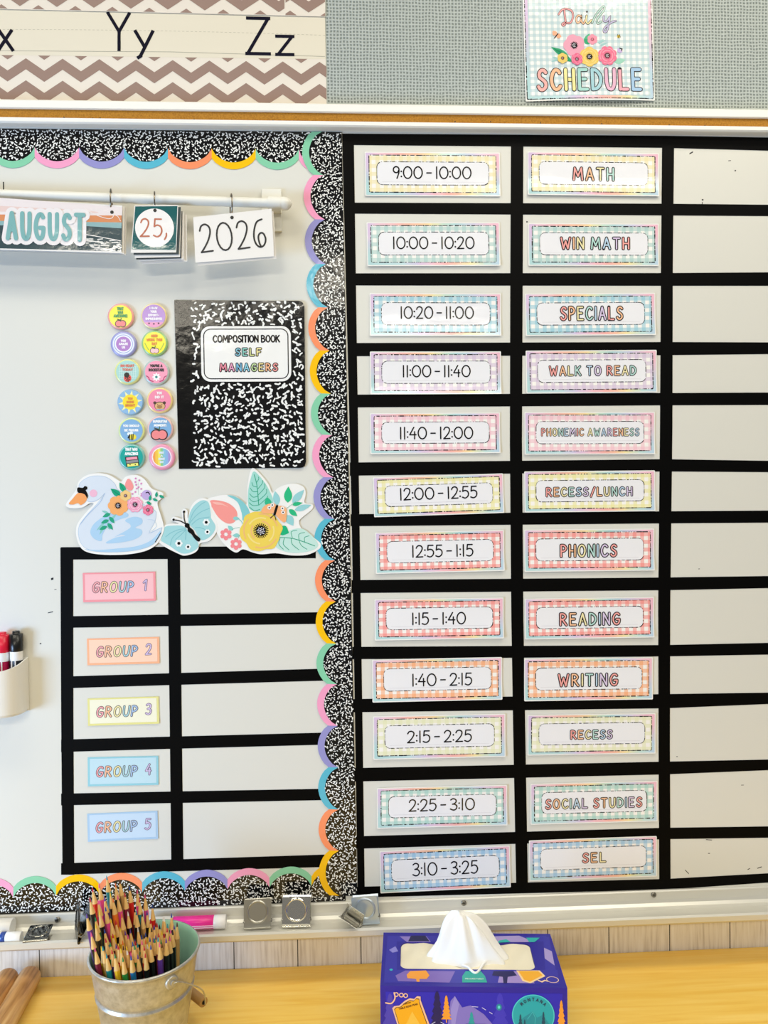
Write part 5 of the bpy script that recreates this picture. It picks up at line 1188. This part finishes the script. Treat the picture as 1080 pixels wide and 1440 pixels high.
rect3(-WB / 2, sx0, -DB / 2, DB / 2); rect3(sx1, WB / 2, -DB / 2, DB / 2); rect3(sx0, sx1, -DB / 2, sy0); rect3(sx0, sx1, sy1, DB / 2)
for k_, (x, y) in enumerate(((sx1, sy1), (sx0, sy1), (sx0, sy0), (sx1, sy0))):
    arc = slot[k_ * 9:k_ * 9 + 9]; o_ = [(x, y, HB)] + [(a, b, HB) for a, b in arc]; mb.add(o_, [(0, i + 1, i) for i in range(1, 9)], IND)
mb.add([(x, y, HB) for x, y in slot] + [(x, y, HB - .004) for x, y in slot], [(i, (i + 1) % n, n + (i + 1) % n, n + i) for i in range(n)], IND)
cor = [(-WB / 2, -DB / 2), (WB / 2, -DB / 2), (WB / 2, DB / 2), (-WB / 2, DB / 2)]
for (xa, ya), (xb, yb) in zip(cor, cor[1:] + cor[:1]): mb.add([(xa, ya, 0), (xb, yb, 0), (xb, yb, HB), (xa, ya, HB)], [(0, 1, 2, 3)], IND)
mb.build('carton', TB)
# printed pictures: top panel (flat) and front panel (upright), clipped round the slot
def tree(f, x, y0, y1, w, z, col, mb, tiers=5, round_=False):
    L_, R_l = [], []
    for i in range(tiers):
        t = i / tiers; ya = y0 + (y1 - y0) * t; yb = y0 + (y1 - y0) * (t + .75 / tiers); wa = w / 2 * (1 - t * .85) if not round_ else w / 2 * math.sqrt(max(.1, 1 - (2 * t - .9) ** 2 * .9)); L_ += [(x - wa, ya), (x - wa * .55, yb)]; R_l += [(x + wa, ya), (x + wa * .55, yb)]
    mb.poly([f(*p) for p in L_ + [(x, y1)] + R_l[::-1]], z, T(col))
    mb.poly([f(x - w * .05, y0), f(x - w * .05, y0 - (y1 - y0) * .14), f(x + w * .05, y0 - (y1 - y0) * .14), f(x + w * .05, y0)], z, T(col))
mb = MB()
def tp(px, py): v = (TB.matrix_basis.inverted() @ atz(px, py, ZTOP)); return (v.x, v.y)
def outside(poly): return poly
ZB = HB + .0001
def quad(p, z, c): mb.poly([tp(*q) for q in p], z, T(c))
quad([(545, 1316), (768, 1316), (770, 1324), (552, 1324)], ZB, '#2F2AA8'); quad([(541, 1364), (784, 1364), (786, 1384), (540, 1382)], ZB, '#2F2AA8'); quad([(545, 1316), (558, 1316), (558, 1382), (540, 1382)], ZB + .00002, '#2F2AA8'); quad([(764, 1318), (772, 1318), (786, 1384), (768, 1384)], ZB + .00002, '#2F2AA8')
Z2 = ZB + .0001
quad([(562, 1317), (600, 1317), (606, 1325), (572, 1325)], Z2, '#8A79C8'); quad([(690, 1317), (730, 1316), (752, 1325), (700, 1325)], Z2, '#A99AD6'); quad([(560, 1380), (556, 1372), (570, 1365), (640, 1366), (632, 1382)], Z2, '#7F68BE'); quad([(700, 1382), (704, 1366), (740, 1366), (752, 1383)], Z2, '#A48FD2'); quad([(765, 1333), (776, 1338), (780, 1358), (766, 1348)], Z2, '#A99AD6'); quad([(547, 1336), (556, 1331), (560, 1338), (552, 1340)], Z2, '#8A86DA')
Z3 = Z2 + .0001
quad([(578, 1316), (598, 1316), (604, 1324), (574, 1324)], Z3, '#140F4E'); quad([(618, 1316), (626, 1315), (626, 1321), (619, 1322)], Z3, '#F5985A'); quad([(740, 1319), (759, 1319), (752, 1325), (744, 1325)], Z3, '#24B3B0'); quad([(702, 1323), (712, 1321), (718, 1325), (700, 1326)], Z3, '#24B3B0')
quad([(577, 1366), (599, 1365), (604, 1372), (600, 1377), (590, 1377), (590, 1381), (586, 1381), (585, 1377), (573, 1376), (572, 1371)], Z3, '#F7A236'); quad([(655, 1366), (676, 1366), (682, 1373), (685, 1382), (650, 1382), (650, 1373)], Z3, '#1FA89E'); quad([(694, 1366), (722, 1366), (727, 1372), (714, 1374), (713, 1383), (708, 1383), (707, 1374), (692, 1372)], Z3, '#16105A')
quad([(726, 1365), (759, 1365), (767, 1373), (746, 1383), (735, 1380)], Z3, '#FBD9A0'); quad([(729, 1366), (757, 1366), (763, 1372), (745, 1381), (737, 1378)], Z3 + .0001, '#F8B32C')
c = tp(777, 1378); mb.ribbon([(c[0] + .0075 * math.cos(i * PI / 8), c[1] + .006 * math.sin(i * PI / 8)) for i in range(16)], .0009, Z3, T('#F6D2B0'), closed=True); mb.ribbon([tp(757, 1379), tp(762, 1381), tp(766, 1379), tp(770, 1380)], .0022, Z3, T('#F6D2B0'))
mb.disc(*tp(550, 1364), .0022, Z3, T('#22B8C8'), 12)
mb.build('top_print', TB)
mb = MB(); ca, cb = tp(667, 1377); text(mb, 'TREASURED FOREST', ca, cb, .0026, .024, .0004, Z3 + .0002, T('#D8F2EC')); mb.build('lettering', TB)
# front: local frame x right, y up (from the top edge), z out
FR = Matrix.Translation((0, -DB / 2 - .0001, HB)) @ RX
q = WB / 261.3
def fp_(px, py): return ((px - 666) * q, -(py - 1388) * q)
mb = MB(); z = .0001
def fq(p, z, c): mb.poly([fp_(*a) for a in p], z, T(c))
fq([(543, 1396), (790, 1396), (790, 1500), (543, 1500)], z, '#2420B8')
tree(fp_, 549, 1452, 1398, 26, z + .0001, '#4A3FB4', mb); tree(fp_, 703, 1470, 1396, 36, z + .0001, '#3A34C4', mb, 7)
fq([(628, 1455), (634, 1408), (640, 1401), (650, 1417), (662, 1414), (680, 1426), (692, 1440), (690, 1500), (628, 1500)], z + .0002, '#8577CC'); fq([(640, 1401), (646, 1412), (642, 1430), (636, 1470), (634, 1420)], z + .00025, '#9C90DA')
tree(fp_, 615, 1462, 1394, 28, z + .0003, '#120C58', mb, 7); tree(fp_, 628, 1434, 1400, 15, z + .0004, '#F5A036', mb, 6); tree(fp_, 663, 1450, 1423, 14, z + .0004, '#23A0A6', mb, 5)
tree(fp_, 788, 1450, 1405, 15, z + .0003, '#F5A036', mb, 6); tree(fp_, 565, 1490, 1438, 24, z + .00015, '#4A3FB4', mb)
for a in ((664, 1415.5, 672, 1416), (678, 1417, 683, 1420), (688, 1423, 692, 1425.5), (607, 1441, 612, 1438), (620, 1438, 625, 1441)): mb.ribbon([fp_(a[0], a[1]), fp_(a[2], a[3])], .0008, z + .0004, T('#D6D4F4'))
mb.disc(*fp_(701.5, 1416), .0034, z + .0003, T('#1A8CA0'), 14, ry=.0042); mb.disc(*fp_(701.5, 1416), .0015, z + .0004, T('#5EE0DC'), 10, ry=.002)
fq([(655, 1440), (684, 1440), (684, 1500), (655, 1500)], z + .0005, '#0F0A60')
mb.build('front_print', TB, FR)
mb = MB()
c = fp_(749, 1427); mb.disc(*c, .0265, z + .0005, T('#4FD0D6'), 48); mb.disc(*c, .0252, z + .0006, T('#17A9B4'), 48)
fq([(726, 1440), (735, 1430), (744, 1424), (748, 1421), (754, 1430), (762, 1426), (772, 1440), (768, 1450), (730, 1450)], z + .0007, '#1590A0'); mb.ribbon([fp_(741, 1432), fp_(748, 1422), fp_(752, 1430), fp_(751, 1440)], .0007, z + .0008, T('#38BCC4'))
tree(fp_, 731, 1452, 1425, 9, z + .0009, '#0D4A66', mb, 6); tree(fp_, 763, 1452, 1421, 9, z + .0009, '#0D4A66', mb, 6); tree(fp_, 737, 1452, 1432, 6, z + .0009, '#0D4A66', mb, 5)
for i, ch in enumerate('MONTANA'):
    a = PI / 2 + .78 - i * .26; rr = .0205; text(mb, ch, c[0] + rr * math.cos(a), c[1] + rr * math.sin(a), .0046, .0034 if ch != 'I' else 0, .0009, z + .0009, T('#0C3C5C'), ang=a - PI / 2)
tag(mb.build('round_badge_print', TB, FR), 'teal round mountain badge reading MONTANA')
mb = MB()
sh = [(552, 1419), (555, 1416), (562, 1415), (570, 1408), (577, 1404.5), (583, 1405.5), (587, 1401.5), (592, 1402), (592, 1407), (598, 1424), (605, 1444), (600, 1470), (570, 1476), (560, 1446)]
fq(sh, z + .0006, '#F7C59C'); sh2 = [(576 + (x - 576) * .89, 1432 + (y - 1432) * .9) for x, y in sh]; fq(sh2, z + .0007, '#5A2E1E'); sh3 = [(576 + (x - 576) * .85, 1432 + (y - 1432) * .865) for x, y in sh]; fq(sh3, z + .0008, '#F7B020')
fq([(566, 1452), (580, 1423), (590, 1440), (596, 1450), (590, 1468), (568, 1470)], z + .0009, '#F9C44A')
ca, cb = fp_(573, 1411.5); text(mb, 'MONTANA', ca, cb, .0018, .010, .0004, z + .001, T('#6A3A18'), ang=.28); ca, cb = fp_(574.5, 1416); text(mb, 'TABLE ROCK PEAK', ca, cb, .0024, .025, .0005, z + .001, T('#6A3A18'), ang=.28)
mb.ribbon(smooth_pts([fp_(543, 1411.5), fp_(551, 1412), fp_(556, 1405), (fp_(555, 1397))]), .0017, z + .0006, T('#F7C59C'))
for x in (558, 565, 571): cx2 = fp_(x, 1399.5 + (x - 558) * .1); mb.ribbon([(cx2[0] + .0024 * math.cos(i * PI / 6), cx2[1] + .0024 * math.sin(i * PI / 6)) for i in range(12)], .0012, z + .0006, T('#F7C59C'), closed=True)
tag(mb.build('shield_badge_print', TB, FR), 'yellow shield badge with mountain peak')
# tissues
TIS, TISC = mat('#F6F6F4', .8), mat('#EEE7D0', .8)
tis = empty('tissue', Matrix.Translation((cc.x, cc.y, DZ + .0004)) @ Matrix.Rotation(an, 4, 'Z')); tag(tis, 'white tissue pulled up into a pleated peak from the indigo box', 'tissue')
def bedz(x, y): return HB - .0022 + .0009 * math.sin(x * 90 + y * 40) + .0006 * math.sin(x * 210 - y * 130)
mb = MB(); mb.rrgrid(sx0 + .0004, sx1 - .0004, sy0 + .0004, sy1 - .0004, .0098, 0, TISC, 40, 12); mb.v = [(x, y, bedz(x, y)) for x, y, _ in mb.v]; tag(mb.build('folded_sheets', tis), 'cream folded sheets in the slot')
mb = MB(); nn = 72; rows = []
tb = tis.matrix_basis.inverted() @ atz(658, 1345, ZTOP); tx0, ty0 = tb.x, tb.y
for k in range(17):
    t = k / 16; ring_ = []
    for i in range(nn):
        a = 2 * PI * i / nn
        wx = .0525 * (1 - t) ** .85 * (1 - .18 * math.sin(PI * t)) + .0135 * t ** .5 * (1 - .1 * t); wy = .020 * (1 - t) + .0065 * t
        fold = 1 + (.07 + .2 * t) * math.sin(a * 7 + 1.3 * t) + (.03 + .1 * t) * math.sin(a * 12 + 2 - t)
        zz = HB - .003 + .056 * t * (1 + (.07 * math.sin(a * 3 + .8) + .05 * math.sin(a * 5) if t > .6 else 0) * (t - .6) * 2.5)
        ring_.append((tx0 - .006 * t + wx * fold * math.cos(a), ty0 + .004 * t + wy * fold * math.sin(a), zz + .004 * t * t * math.cos(a + 2.2)))
    rows.append(ring_)
vs_ = [v for r in rows for v in r]; fs = [(k * nn + i, k * nn + (i + 1) % nn, (k + 1) * nn + (i + 1) % nn, (k + 1) * nn + i) for k in range(16) for i in range(nn)]
o0 = len(vs_); vs_.append((tx0 - .012, ty0 + .003, HB + .0610)); fs += [(16 * nn + i, 16 * nn + (i + 1) % nn, o0) for i in range(nn)]
mb.add(vs_, fs, TIS, True); mb.build('peak', tis)
mb = MB(); p0 = tis.matrix_basis.inverted() @ atz(664, 1362, ZTOP)
mb.v = []; xs_ = [(-.013, .004), (-.006, -.001), (-.002, -.007), (.003, -.0105), (.008, -.006), (.014, .004), (.019, .012)]
tp_ = [Vector((p0.x + x, p0.y + y, HB + .0016 + .0012 * math.sin(i * 1.4))) for i, (x, y) in enumerate(xs_)]
mb.tube(sm3(tp_, 4), [.0008] + [.0016] * (len(sm3(tp_, 4)) - 2) + [.0008], TIS, 8); mb.build('loose_fold', tis)
